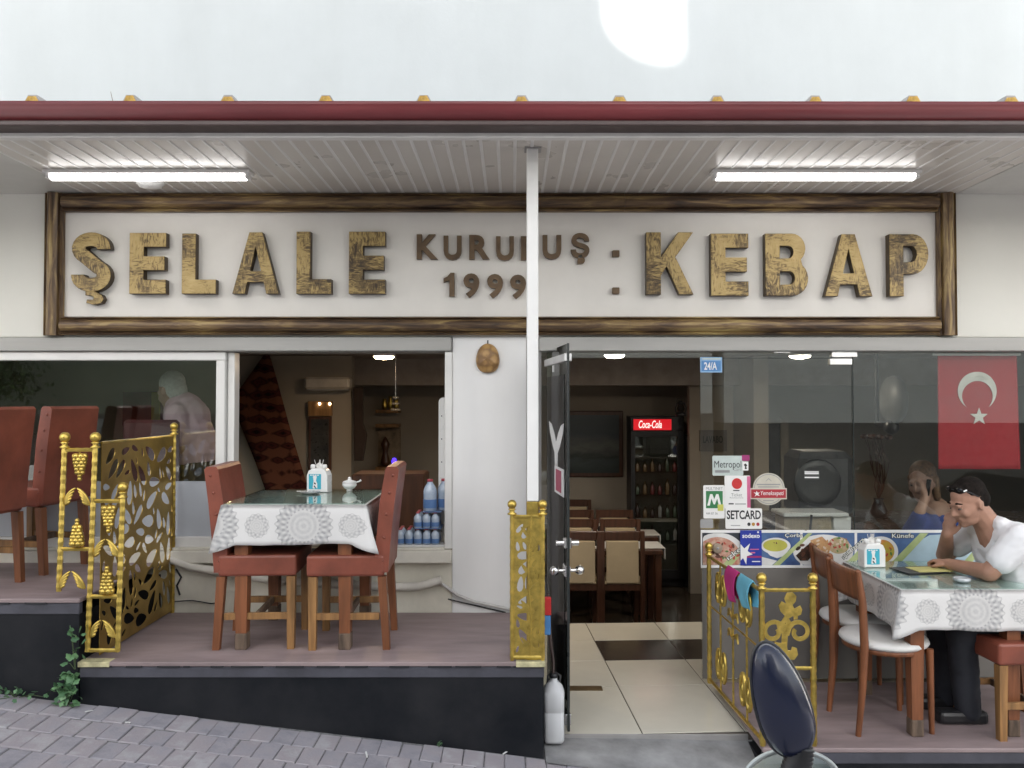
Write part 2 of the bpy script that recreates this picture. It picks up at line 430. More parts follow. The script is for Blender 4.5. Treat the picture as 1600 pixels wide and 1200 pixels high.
# concrete apron in front of the door, running down to the sill
def apron(u, v):
    x = .165 + (1.26 - .165) * u; y = -.995 + .395 * v
    z0 = ground(x) + .006; z1 = -.012
    return Vector((x, y, z0 + (z1 - z0) * (v ** .8) + .012 * sin(x * 9 + y * 7) * v * (1 - v)))
struct(MB().grid(apron, 16, 8), 'apron', concrete)
# far side of the street
def far_walk(u, v): x = -40 + 80 * u; return Vector((x, -15 + 2.2 * v, ground(x) + .10))
fw = MB(); fw.grid(far_walk, 4, 1, False); fw.grid(lambda u, v: Vector((-40 + 80 * u, -12.8, ground(-40 + 80 * u) - .04 + .14 * v)), 4, 1, False)
struct(fw, 'pavement', mat('pavement', (.3, .29, .28), .9, var=.12))

# ------------------------------------------------------------------ restaurant building
bld = thing('restaurant_building', 'white plastered restaurant building with a long lintel over window and glass door', 'building', (0, 0, -.2))
SOF = 3.03                                 # underside of the canopy
ZL = 2.06                                  # underside of the lintels
xl = P(707, 700, 0).x; xpr = P(822, 700, 0).x   # the wall pier between window and door
wb = MB()
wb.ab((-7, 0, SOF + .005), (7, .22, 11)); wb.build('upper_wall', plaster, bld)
MB().ab((-7, 0, ZL + .09), (7, .22, SOF + .0045)).build('sign_wall', mat('sign_wall_shade_comp', (.74, .735, .68), .8, var=.03, scale=1.5, bmp=.1, bscale=45), bld)  # same wall again, lighter and warmer in colour to offset canopy shade
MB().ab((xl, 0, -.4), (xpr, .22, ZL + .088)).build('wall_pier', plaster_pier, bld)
zs = .86
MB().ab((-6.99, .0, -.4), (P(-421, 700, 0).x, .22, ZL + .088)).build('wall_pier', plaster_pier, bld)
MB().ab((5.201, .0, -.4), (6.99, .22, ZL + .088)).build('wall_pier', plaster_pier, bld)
low = MB()
def lowwall(u, v):
    x = -7 + (7 + xl - .002) * u; z = -.4 + (zs + .34) * v
    return Vector((x, -.004 + .010 * sin(7 * x) * cos(9 * z) - .008 * sin(17 * x + 3 * z), z))
low.grid(lowwall, 120, 12)
low.ab((-7, .012, -.4), (xl - .003, .22, zs - .06)); low.build('lower_wall', plaster_low, bld)
MB().ab((-7, -.03, ZL), (P(706, 530, 0).x, .20, ZL + .086), .006).build('window_lintel', lintelm, bld)
MB().ab((P(842, 530, 0).x, -.035, ZL), (7, .20, ZL + .086), .006).build('door_lintel', lintelm, bld)
MB().ab((P(842, 530, 0).x - .03, .02, -.3), (P(846, 530, 0).x, .2, ZL - .001)).build('door_jamb', greymetal, bld)
# enclosure so the dining room is only lit through its openings and its own lamps
MB().ab((-7, .2, 2.62), (7, 5.1, 2.8)).build('upper_floor', intceil, bld)
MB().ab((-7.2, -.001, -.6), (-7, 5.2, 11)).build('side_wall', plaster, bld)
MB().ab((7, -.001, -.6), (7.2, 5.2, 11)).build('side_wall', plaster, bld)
MB().ab((-7, 5.0, -.6), (7, 5.2, 11)).build('back_wall', intwall, bld)
MB().ab((-7, .2, 10.9), (7, 5, 11)).build('roof', intceil, bld)
MB().ab((-7, .225, 2.06), (7, .23, 2.62)).build('inner_lining', intwall, bld)

# cracked plaster, pipe and hose on the low wall
cr = MB()
pts = [P(x, y, -.02) for x, y in ((272, 940), (300, 938), (330, 943), (350, 941))]
cr.tube(pts, .004, 5); cr.tube([P(x, y, -.02) for x, y in ((275, 889), (283, 902), (276, 915), (281, 930))], .006, 5)
cr.build('plaster_crack', printblack, bld)
pm = mat('painted_pipe', (.70, .67, .60), .5, var=.1)
pp = MB().tube([P(x, y, -.045) for x, y in ((262, 872), (300, 886), (345, 893), (420, 905), (520, 912), (600, 917), (655, 916), (690, 906))], .026, 10)
tag(pp.build('wall_pipe', pm), 'cream painted pipe sagging along the low wall under the window', 'pipe')
hs_ = MB().tube([P(x, y, -.03) for x, y in ((690, 912), (715, 930), (740, 940), (770, 946), (800, 953))], .010, 8)
tag(hs_.build('hose', mat('grey_hose', (.55, .54, .52), .5)), 'thin pale grey hose drooping across the foot of the white pier', 'hose')
tag(MB().tube([P(700, 936, -.012), P(720, 941, -.012), P(760, 950, -.012), P(790, 957, -.012)], .005, 6).build('cable', blackplastic), 'thin black cable hanging below the grey hose on the pier', 'cable')

# ---- sliding window, left sash closed, right half open
win = thing('sliding_window', 'wide white framed sliding window with its right half pushed open', 'window', (P(350, 850, 0).x, 0, zs))
xw0 = P(-420, 700, 0).x; xs1 = P(336, 700, 0).x; xm0 = P(352, 700, 0).x; xm1 = P(363, 700, 0).x; xr = P(695, 700, 0).x
zt = P(0, 547, .03).z; zb = P(0, 838, .03).z; zmid = P(0, 752, .03).z
fr = MB(); fr.ab((xw0, .0, ZL - .055), (xs1 + .06, .07, ZL - .002), .004); fr.ab((xs1 + .004, -.006, zs - .01), (xm0 - .004, .07, ZL - .056), .004)
fr.ab((xw0, .004, zs), (xs1 + .002, .07, zb), .004); fr.build('sash_frame', pvc, win)
MB().ab((xm0, .03, zs), (xm1, .12, ZL - .003), .003).build('mullion', pvc, win)
MB().ab((xw0, .035, zmid), (xs1 + .003, .041, zt + .004)).build('pane', pane_glass, win)
MB().ab((xw0, .03, zb + .001), (xs1 + .003, .045, zmid - .001)).build('lower_panel', mat('blue_grey_panel', (.46, .49, .53), .4, var=.03, bmp=.03), win)
MB().ab((xr, -.012, zs - .005), (xl - .001, .15, ZL - .002), .004).build('side_frame', pvc, win)
MB().ab((xm1, .02, zs - .01), (xr - .002, .15, zs + .012), .004).build('track', pvc, win)
sl_ = MB(); sl_.ab((xw0, -.06, zs - .085), (xl - .002, .0, zs - .01), .006); sl_.ab((xw0, -.035, zs - .009), (xr, .001, zs + .006), .003); sl_.build('sill', mat('cream_sill', (.74, .71, .62), .6, var=.07, bmp=.1), win)

# ---- glass shop front right of the door
GY = .03
xd0 = P(1095, 800, GY).x; xd1 = P(1334, 800, GY).x
front = thing('glass_shopfront', 'frameless glass shop front right of the open doorway', 'shop window', (1.8, GY, 0))
gz = P(0, 557, GY).z
MB().ab((xd0, GY - .005, .055), (xd1 - .003, GY + .005, gz - .012)).build('door_pane', tint_glass, front)
MB().ab((xd1 + .003, GY - .005, .055), (5.2, GY + .005, ZL - .005)).build('fixed_pane', tint_glass, front)
tr = MB().ab((P(846, 0, GY).x, GY - .005, gz - .008), (xd1 - .003, GY + .005, ZL - .005)); tr.build('transom_pane', tint_glass, front)
pe = MB(); pe.ab((xd1 - .0028, GY - .007, .055), (xd1 + .0028, GY + .007, gz)); pe.ab((xd0, GY - .008, gz - .0118), (xd1, GY + .008, gz - .0082)); pe.build('glass_edge', mat('glass_edge', (.02, .026, .024), .2), front)
for a, b in (((1297, 560), (1332, 570)), ((1300, 547), (1340, 558)), ((1209, 546), (1236, 552))):
    p, q = P(*a, GY - .02), P(*b, GY - .02); MB().ab((p.x, GY - .02, q.z), (q.x, GY + .02, p.z), .003).build('patch_fitting', chrome, front)
MB().ab((xd0 + .004, GY - .0075, .06), (5.2, GY - .0055, P(0, 888, GY).z)).build('grey_film', mat('grey_film', (.17, .16, .145), .35, var=.05, bmp=.02), front)
# side light with the dark film and the narrow slip of glass by the post
MB().ab((P(842, 0, GY).x, GY - .005, .0), (P(854, 0, GY).x, GY + .005, gz)).build('side_pane', tint_glass, front)

# ---- the open leaf
hx = P(856, 800, .02); ex = P(888, 800, -.66)
leaf = thing('door_leaf', 'dark filmed glass door leaf standing open towards the street', 'door', (hx.x, .02, .02))
la = atan2(-.68, ex.x - hx.x); L = sqrt(.68 ** 2 + (ex.x - hx.x) ** 2)
leaf.rotation_euler = (0, 0, la)
MB().box((L / 2, 0, 1.02), (L, .010, 2.04)).build('pane', glass('dark_film_glass', (.14, .14, .14), 1.6), leaf, True)
MB().box((L - .001, 0, 1.02), (.006, .013, 2.045)).build('edge', mat('leaf_edge', (.03, .035, .034), .3), leaf, True)
lf = MB()
for lp in (.10, 1.0):
    pass
lf.box((L * .45, -.0065, .95), (L * .86, .002, 1.86)); lf.build('black_film', mat('black_film', (.008, .008, .009), .12, bmp=0), leaf, True)
hd = MB(); hd.cyl((L - .05, -.055, 1.11 - .28), (L - .05, .055, 1.11 - .28), .010); hd.ball((L - .05, -.065, .83), .026); hd.ball((L - .05, .07, .83), .026); hd.box((L - .055, 0, .83), (.09, .03, .06), .004); hd.build('handle', chrome, leaf, True)
lk = MB(); lk.box((L - .03, 0, .98), (.05, .04, .055), .004); lk.cyl((L - .03, -.06, .98), (L - .03, .06, .98), .016); lk.build('lock', chrome, leaf, True)
MB().box((L / 2 - .01, 0, 1.968), (L + .02, .04, .042), .003).build('patch_rail', mat('white_fitting', (.78, .78, .76), .35), leaf, True)
MB().cyl((L * .35, 0, 1.945), (L * .35, 0, 1.905), .012).build('pivot_pin', MATS['white_fitting'], leaf, True)
MB().box((L - .08, 0, .05), (.13, .035, .06), .003).build('bottom_fitting', chrome, leaf, True)
def whale(side):
    return [(.0, 0), (.07 * side, .055), (.16 * side, .10), (.25 * side, .115), (.21 * side, .05), (.12 * side, -.02), (.05 * side, -.06), (.03 * side, -.17), (.0, -.10)]
st = MB(); st.shape([[(L * .52 + a, 1.50 + b) for a, b in whale(1)]], -.0095, .002); st.shape([[(L * .52 + a - .004, 1.50 + b) for a, b in whale(-1)]], -.0095, .002); st.build('tail_decal_mirrored', printwhite, leaf, True)  # second half is the decal's reflection, drawn as flat print
ms = thing('door_sticker', 'small pink and white sticker on the open dark door leaf', 'sticker', leaf.location)
ms.rotation_euler = leaf.rotation_euler
MB().box((L * .68, -.0105, 1.29), (.30, .002, .15)).build('backing', printwhite, ms, True)
MB().box((L * .66, -.0125, 1.29), (.17, .002, .12)).build('pink_field', mat('pink_print', (.42, .05, .11), .5, bmp=0), ms, True)

# ------------------------------------------------------------------ canopy
can = thing('canopy', 'flat white canopy with a dark red gutter over the restaurant front', 'canopy', (0, -.5, SOF))
yf = P(800, 208, -1.11).y
xa = P(136, 0, -.5).x; xb = P(1492, 0, -.5).x
xa = -2.62; xb = 2.69
sw = .085
sp = None; st0 = None; x = xa; i = 0
while x < xb:
    if sp is None:
        sp = MB().box((0, -.552, .006), (sw - .012, 1.096, .012), .002).build('soffit_plank', pvcgrey, None); sp.location = (x + sw / 2, .5, 0); sp.parent = can
        st0 = MB().box((0, -.552, .005), (.019, 1.098, .016), .004).build('joint_strip', pvcstrip, None); st0.location = (x, .5, 0); st0.parent = can
    else:
        share(sp, 'soffit_plank', (x + sw / 2, .5, 0), can); share(st0, 'joint_strip', (x, .5, 0), can)
    x += sw
plainm = mat('soffit_plain', (.60, .60, .57), .35, var=.04, bmp=.02)
MB().ab((-6, -1.10, SOF + .001), (xa - .008, -.004, SOF + .012)).build('soffit_panel', plainm, can)
MB().ab((x + .0, -1.10, SOF + .001), (6, -.004, SOF + .012)).build('soffit_panel', plainm, can)
MB().ab((-6, -1.155, SOF - .030), (6, -1.101, SOF + .055), .006).build('fascia', mat('fascia_paint', (.84, .83, .80), .45, var=.06), can)
gz0 = SOF + .108
g = MB()
g.prism([(.072 * cos(a) , .072 * sin(a)) for a in [pi + pi * k / 14 for k in range(15)]] + [(.076, .012), (.066, .0)] + [(.061 * cos(a), .061 * sin(a)) for a in [2 * pi - pi * k / 14 for k in range(15)]] + [(-.080, .012)], (-6, -1.205, gz0 - .03 + .007), (6, -1.205, gz0 - .03 - .002), (Vector((0, 1, 0)), Vector((0, 0, 1))))
for f_ in g.b.faces: f_.smooth = len(f_.verts) == 4
g.build('gutter', gutterm, can)
MB().ab((-6, -1.255, gz0 - .118), (6, -1.15, gz0 - .092), .006).build('gutter_strap', gutterlip, can)
rb = None
MB().hexa([Vector(v) for v in ((-6, -1.17, SOF + .088), (6, -1.17, SOF + .080), (6, -.004, SOF + .118), (-6, -.004, SOF + .128), (-6, -1.17, SOF + .118), (6, -1.17, SOF + .110), (6, -.004, SOF + .156), (-6, -.004, SOF + .166))]).build('roof_sheet', greymetal, can)
for k in range(-4, 15):
    p = P(50 + 153 * k, 163 - .6 * k, -1.18)
    zz = SOF + .129 - .0008 * (p.x + 2.4)
    if rb is None:
        rb = MB(); rb.prism([(-.038, 0), (.038, 0), (.020, .034), (-.020, .034)], (0, 0, 0), (0, 1.17, .045), (Vector((1, 0, 0)), Vector((0, 0, 1)))); rb = rb.build('roof_rib', greymetal, None); rb.location = (p.x, -1.178 + .5, zz - SOF); rb.parent = can
        fe = MB(); fe.prism([(-.034, .001), (.034, .001), (.018, .031), (-.019, .030)], (0, -.006, 0), (0, .0, 0), (Vector((1, 0, 0)), Vector((0, 0, 1)))); fe = fe.build('foam_end', foam, None); fe.location = (p.x, -1.178 + .5, zz - SOF); fe.parent = can
    else:
        share(rb, 'roof_rib', (p.x, -1.178 + .5, zz - SOF), can); share(fe, 'foam_end', (p.x, -1.178 + .5, zz - SOF), can, (0, random.uniform(-.05, .05), 0), (random.uniform(.8, 1), 1, random.uniform(.75, 1)))
# post
pc = P(832, 700, -.885)
post = thing('canopy_post', 'slim square white post holding up the canopy beside the doorway', 'post', (pc.x, -.885, .47))
MB().ab((pc.x - .029, -.914, P(0, 783, -.9).z), (pc.x + .029, -.856, SOF - .003), .004).build('shaft', whitemetal, post)
MB().ab((pc.x - .030, -.915, .47), (pc.x + .030, -.855, P(0, 783, -.9).z - .001), .004).build('gold_foot', gold, post)
MB().ab((pc.x - .04, -.925, SOF - .006), (pc.x + .045, -.84, SOF - .001)).build('top_plate', greymetal, post)

# strip lights
tube_e = emit('tube_glow', (1, .98, .96), 2.7)
for k, (x0, x1, lab) in enumerate(((78, 388, 'lit white strip light above the first letters of the sign'), (1116, 1430, 'lit white strip light above the last five letters of the sign'))):
    y = -.50; p = P(x0, 268, y); q = P(x1, 268, y)
    t = thing('strip_light', lab, 'light', ((p.x + q.x) / 2, y, SOF), 'strip lights under the canopy')
    MB().ab((p.x - .02, y - .045, SOF - .022), (q.x + .02, y + .045, SOF - .001), .004).build('housing', whitemetal, t)
    d = MB(); d.tube([(p.x + .012, y, SOF - .028), (q.x - .012, y, SOF - .028)], .026, 12); d.build('diffuser', tube_e, t)
    for e in (p.x + .0, q.x - .0): MB().box((e, y, SOF - .027), (.022, .062, .042), .004).build('end_cap', whiteplastic, t)
t = thing('soffit_lamp', 'unlit round white lamp on the soffit behind the strip light', 'light', (P(244, 283, -.2).x, -.28, SOF))
MB().lathe([(.075, 0), (.078, -.008), (.06, -.03), (.03, -.04), (0, -.042)], (t.location.x, -.28, SOF)).build('shade', whiteplastic, t)
MB().lathe([(.085, 0), (.085, -.006), (.08, -.008), (.0785, -.0081)], (t.location.x, -.28, SOF)).build('base', pvc, t)

# ------------------------------------------------------------------ restaurant sign
SY = -.012
sign = thing('restaurant_sign', 'long framed white sign reading ŞELALE KEBAP in gold painted wooden letters', 'sign', (0, SY, 2.2))
a = P(67, 305, SY - .05); b = P(1499, 523, SY - .05)
zt_, zb_ = SOF - .004, b.z
MB().ab((a.x + .02, SY, zb_ + .02), (b.x - .02, -.001, zt_ - .02)).build('board', mat('sign_board', (.81, .785, .735), .7, var=.02, bmp=.06), sign)
rw = .112
prof = [(0, 0), (rw, 0), (rw, .032), (rw * .93, .045), (rw * .86, .03), (rw * .80, .048), (rw * .65, .062), (rw * .5, .066), (rw * .35, .062), (rw * .22, .048), (rw * .16, .03), (rw * .08, .042), (0, .03)]
X, Y_, Z = Vector((1, 0, 0)), Vector((0, -1, 0)), Vector((0, 0, 1))
for z, n in ((zt_ - rw, 'top_rail'), (zb_, 'bottom_rail')):
    xs_ = [a.x + rw + .001, P(975 if n == 'top_rail' else 983, 500, SY).x, b.x - rw - .001]
    for i in range(2): MB().prism([(u, v) for u, v in prof], (xs_[i] + (.0015 if i else 0), SY, z), (xs_[i + 1], SY, z), (Z, Y_)).build(n, rail_m, sign)
for x0 in (a.x, b.x - rw): MB().prism([(u, v) for u, v in prof], (x0, SY, zb_ - .003), (x0, SY, zt_), (X, Y_)).build('side_rail', rail_mv, sign)

def stroke(pts, w):
    pts = [Vector(p) for p in pts]; l, r = [], []
    for i, p in enumerate(pts):
        d = (pts[min(i + 1, len(pts) - 1)] - pts[max(i - 1, 0)]).normalized(); n_ = Vector((-d.y, d.x))
        l.append(p + n_ * w / 2); r.append(p - n_ * w / 2)
    return [tuple(q) for q in l + r[::-1]]
def arc(cx, cy, rx, ry, a0, a1, n=10): return [(cx + rx * cos(radians(a0 + (a1 - a0) * k / n)), cy + ry * sin(radians(a0 + (a1 - a0) * k / n))) for k in range(n + 1)]
def S_():
    c = arc(.335, .735, .225, .16, -5, 90, 8) + arc(.335, .735, .225, .16, 100, 235, 9) + arc(.335, .265, .235, .165, 60, -90, 12) + arc(.335, .265, .235, .165, -100, -185, 8)
    return [stroke(c, .24)]
def norm(loops):
    xs = [p[0] for l in loops for p in l]; ys = [p[1] for l in loops for p in l]
    return [[((p[0] - min(xs)) / (max(xs) - min(xs)), (p[1] - min(ys)) / (max(ys) - min(ys))) for p in l] for l in loops]
CED = [[(.36, .0), (.62, .0), (.62, -.04), (.76, -.08), (.82, -.15), (.76, -.22), (.58, -.25), (.38, -.22), (.40, -.16), (.55, -.165), (.58, -.13), (.52, -.10), (.36, -.09)]]
GL = {
    'E': [[(0, 0), (1, 0), (1, .23), (.39, .23), (.39, .385), (.96, .385), (.96, .615), (.39, .615), (.39, .77), (1, .77), (1, 1), (0, 1)]],
    'L': [[(0, 0), (1, 0), (1, .235), (.40, .235), (.40, 1), (0, 1)]],
    'A': [[(0, 0), (.27, 0), (.325, .19), (.675, .19), (.73, 0), (1, 0), (.64, 1), (.36, 1)], [(.385, .37), (.615, .37), (.5, .76)]],
    'K': [[(0, 0), (.31, 0), (.31, .30), (.43, .45), (.70, 0), (1, 0), (.62, .60), (1, 1), (.68, 1), (.31, .60), (.31, 1), (0, 1)]],
    'P': [[(0, 0), (.36, 0), (.36, .36), (.56, .36)] + arc(.62, .68, .38, .32, -90, 90, 12) + [(0, 1)], [(.36, .55), (.56, .55)] + arc(.56, .68, .14, .13, -90, 90, 6) + [(.36, .81)]],
    'B': [[(0, 0), (.6, 0)] + arc(.65, .275, .35, .275, -90, 52, 9) + arc(.62, .76, .32, .24, -48, 90, 9) + [(0, 1)],
          [(.34, .18), (.55, .18)] + arc(.56, .285, .13, .105, -90, 90, 6) + [(.34, .39)], [(.34, .60), (.54, .60)] + arc(.54, .70, .12, .10, -90, 90, 6) + [(.34, .80)]],
}
BIG = [('S', 108, 174, 363, 456), ('E', 199, 260, 364, 459), ('L', 281, 338, 365, 459), ('A', 360, 436, 363, 459), ('L', 460, 518, 362, 459), ('E', 542, 602, 362, 459),
       ('K', 1007, 1083, 363, 460), ('E', 1108, 1169, 365, 462), ('B', 1193, 1262, 365, 462), ('A', 1286, 1362, 366, 463), ('P', 1387, 1450, 366, 463)]
LY = SY - .055
for ch, x0, x1, y0, y1 in BIG:
    p = P(x0 + 3, y1, LY); q = P(x1, y0, LY)
    loops = norm(S_()) if ch == 'S' else GL[ch]
    m_ = MB(); fc = MB(); W_ = q.x - p.x
    lw = [[(p.x + u * (q.x - p.x), p.z + v * (q.z - p.z)) for u, v in lp] for lp in loops]
    m_.shape(lw, LY, .05, .003); fc.shape(lw, LY - .0035, .0034, .0030)
    if ch == 'S':
        ced = [[(p.x + u * (q.x - p.x), p.z + .012 + v * (q.z - p.z)) for u, v in CED[0]]]
        m_.shape(ced, LY + .004, .045, .002); fc.shape(ced, LY + .0008, .003, .0028)
    o = m_.build('letter', letter_side, sign)
    f_ = fc.build('face', gold_letter, o)
    c = sum((v.co for v in o.data.vertices), Vector()) / len(o.data.vertices)
    for v in o.data.vertices: v.co -= c          # each letter gets its own stretch of brushwork
    o.location = c; k_ = Vector((x0 * .0131 % 3, 0, x0 * .0173 % 2))
    for v in f_.data.vertices: v.co += k_ - c
    f_.location = -k_
SMALL = [('K', 651, 684, 366, 405), ('U', 693, 721, 368, 406), ('R', 733, 765, 367, 405), ('U', 775, 803, 369, 407), ('L', 814, 840, 369, 406), ('U', 848, 877, 367, 405), ('Ş', 892, 921, 364, 412),
         ('1', 693, 710, 426, 463), ('9', 724, 749, 427, 465), ('9', 761, 786, 428, 466), ('9', 797, 822, 429, 467)]
for ch, x0, x1, y0, y1 in SMALL:
    if ch == '1':
        MB().shape([[(P(u, v, SY - .03).x, P(u, v, SY - .03).z) for u, v in ((702, 463), (710, 463), (710, 426), (704, 426), (699, 432), (693, 435), (693, 441), (702, 438))]], SY - .03, .03).build('small_letter', bronze, sign); continue
    p = P(x0, y1, SY - .03); q = P(x1, y0, SY - .03)
    MB().text(ch, (p.x, p.z, q.x, q.z), SY - .03, .03, .035).build('small_letter', bronze, sign)
for y0 in (391, 449):
    p = P(957, y0 + 10, SY - .03); q = P(968, y0, SY - .03); MB().ab((p.x, SY - .032, p.z), (q.x, SY, q.z), .003).build('colon_block', bronze, sign)

# turtle shell
c = P(762, 560, -.03)
sh = thing('turtle_shell', 'tan turtle shell hung on the white pier left of the post', 'shell', (c.x, -.002, c.z - .09))
def shell(u, v):
    a = 2 * pi * u; r = sin(v * pi / 2)
    wx = .072 * (1 + .10 * (-sin(a))) ; x = wx * cos(a) * abs(cos(a)) ** -.15 * r if abs(cos(a)) > 1e-3 else 0
    return Vector((c.x + x, -.004 - .052 * cos(v * pi / 2) ** .8 + .003 * cos(6 * a) * r, c.z + .092 * sin(a) * r * (1.0 if sin(a) > 0 else .98)))
shm = bpy.data.materials.new('shell_scutes'); n, b_ = nodes(shm)
vo = n.nodes.new('ShaderNodeTexVoronoi'); vo.inputs['Scale'].default_value = 22; n.links.new(coords(n), vo.inputs['Vector'])
n.links.new(ramp(n, mathn(n, 'ADD', mathn(n, 'MULTIPLY', vo.outputs['Distance'], .9), mathn(n, 'MULTIPLY', noise(n, coords(n), 40), .5)), [(.25, (.52, .33, .13)), (.6, (.42, .25, .09)), (.9, (.22, .12, .045))]), b_.inputs['Base Color'])
b_.inputs['Roughness'].default_value = .45; bump(n, b_, vo.outputs['Distance'], .5, .006)
MB().grid(shell, 32, 9).build('carapace', shm, sh)
MB().cyl((c.x, -.012, c.z + .085), (c.x, -.002, c.z + .112), .004).build('nail', printblack, sh)

tw = P(180, 163, -1.16)
tag(MB().tube([(tw.x, -1.16, SOF + .10), (tw.x - .012, -1.165, SOF + .15), (tw.x - .022, -1.16, SOF + .185)], [.002, .0016, .001], 5).build('twig', mat('twig', (.2, .17, .12), .8)), 'thin dry twig sticking up behind the gutter near the left end', 'twig')
# ------------------------------------------------------------------ platforms
def paint_spill(t, x0, x1, z):
    MB().ab((x0, FY - .0155, z - .024), (x1, FY + .05, z + .0012), .002).build('paint_spill', mat('yellow_spill', (.62, .57, .33), .6, var=.25, scale=20), t)
def platform(name, label, x0, x1, z, zg0, zg1, back=-.012):
    t = thing(name, label, 'platform', ((x0 + x1) / 2, FY / 2, zg1))
    MB().ab((x0 - .004, FY - .012, z - .022), (x1 + .004, back, z), .004).build('deck', deckm, t)
    MB().ab((x0, FY - .006, z - .078), (x1, FY + .03, z - .0235), .003).build('rim', rimpaint, t)
    MB().hexa([Vector(v) for v in ((x0 + .002, FY, zg0 - .1), (x1 - .002, FY, zg1 - .1), (x1 - .002, back, zg1 - .1), (x0 + .002, back, zg0 - .1), (x0 + .002, FY, z - .0785), (x1 - .002, FY, z - .0785), (x1 - .002, back, z - .0785), (x0 + .002, back, z - .0785))]).build('plinth', darkpaint, t)
    rs = random.Random(3); x = x0 + .1
    while x < x1 - .15 and z > .2:                    # torn tape along the edge
        w_ = rs.uniform(.03, .16)
        MB().ab((x, FY - .0135, z - .027), (x + w_, FY - .0055, z - .018)).build('torn_edge', printblack, t); x += w_ + rs.uniform(.01, .12)
    return t
XS = -2.13
platform('platform', 'higher black faced platform at the left end carrying two leather chairs', -6.5, XS - .006, .78, .60, .30)
mid_ = platform('platform', 'black faced platform with brown deck in front of the open window', XS, .158, .47, ground(XS), ground(.158))
paint_spill(mid_, XS - .006, XS + .15, .47); paint_spill(mid_, .02, .164, .47)
platform('platform', 'low platform right of the doorway under the table with the seated man', 1.235, 6.5, .05, ground(1.2), ground(6))
# ------------------------------------------------------------------ interior
YT = 1.49; FZ = -.35
tiles = struct(MB().ab((-.15, -.66, -.03), (6.9, YT, -.006)), 'threshold_floor', grout)
ta = radians(2.9)
def tile_at(x0, x1, y0, y1, m, gapw=.003):
    q = MB(); q.ab((x0 + gapw, y0 + gapw, -.0055), (x1 - gapw, y1 - gapw, 0), .0015); 
    R = Matrix.Rotation(ta, 4, 'Z')
    o_ = Vector((.69, -.66, 0)); bmesh.ops.transform(q.b, matrix=Matrix.Translation(o_) @ R @ Matrix.Translation(-o_), verts=q.b.verts)
    return q.build('tile', m, tiles)
rows = [-.64, .06, .55, 1.0, 1.46]
for i in range(4):
    for x0 in (-.06, .14, .69, 1.24, 1.79, 2.34):
        x1 = .69 if x0 == .14 else (.14 if x0 == -.06 else x0 + .55)
        if x0 < 0: continue
        tile_at(x0, x1, rows[i], rows[i + 1], darktile if i == 2 and x0 > .6 else tilem)
MB().ab((.16, -.668, -.03), (1.24, -.655, .004), .002).build('sill_strip', greymetal, tiles)
fp = MB(); p = P(886, 1067, 0); 
fp.ab((.30, -.02, .0005), (.55, .05, .006), .001); tag(fp.build('floor_spring', mat('brass_plate', (.20, .14, .07), .35, .8)), 'dark brass door spring plate let into the cream tiles', 'floor plate')
struct(MB().ab((-7, YT + .002, FZ - .1), (7, 5, FZ)), 'dining_floor', floorm)
struct(MB().ab((-7, YT - .02, FZ), (7, YT, -.031)), 'step', darktile)
struct(MB().ab((-7, .21, -.2), (-.155, YT - .021, -.031)), 'inner_floor', floorm)
ZC = 2.22
struct(MB().ab((-7, .235, ZC), (7, 4.9, ZC + .08)), 'ceiling', intceil)
struct(MB().ab((-7, 3.7, 1.93), (7, 3.9, ZC - .002)), 'bulkhead', mat('bulkhead_paint', (.36, .31, .27), .85))
struct(MB().ab((-7, 4.85, FZ), (7, 4.99, ZC)), 'rear_wall', intwall)
struct(MB().ab((-7, 3.2, FZ), (P(552, 0, 3.2).x, 3.35, ZC - .002)), 'partition_wall', intwall)
struct(MB().ab((2.45, 3.2, FZ), (2.60, 4.84, ZC - .003)), 'partition_wall', intwall)
struct(MB().ab((P(1071, 0, 4.0).x, 3.9, FZ), (2.44, 4.0, ZC - .003)), 'corridor_wall', intwall)

warm = emit('lamp_warm', (1, .72, .40), 14); cool = emit('lamp_cool', (1, .93, .80), 14)
LA = [('lit round ceiling lamp seen through the open window', 600, 557, 1.9, warm, (1, .72, .46), 3.0), ('lit round ceiling lamp just inside the doorway', 960, 555, 1.9, cool, (1, .86, .70), 2.2), ('lit round ceiling lamp behind the right door pane', 1250, 556, 1.9, cool, (1, .86, .70), 2.2)]
for lab, px, py, y, m, colr, en in LA:
    p = P(px, py, y); 
    t = thing('ceiling_lamp', lab, 'lamp', (p.x, y, ZC), 'round ceiling lamps')
    z = p.z + .005
    MB().lathe([(.03, ZC - .002 - p.z), (.085, .05), (.095, .02), (.09, 0)], (p.x, y, p.z)).build('housing', whitemetal, t)
    MB().lathe([(.088, -.001), (.07, -.02), (.0, -.028)], (p.x, y, p.z)).build('diffuser', m, t)
    l = bpy.data.lights.new('lamp_light', 'AREA'); l.shape = 'DISK'; l.size = .16; l.energy = en; l.color = colr
    lo = bpy.data.objects.new('lamp_light', l); COL.objects.link(lo); lo.location = (p.x, y, p.z - .04)
# blue led strip at the ceiling
tag(MB().ab((P(610, 0, 1.2).x, 1.2, ZC - .03), (P(700, 0, 1.2).x, 1.26, ZC - .004)).build('led_strip', emit('led_blue', (.10, .05, .9), .5)), 'violet blue light strip along the dining room ceiling', 'light strip')

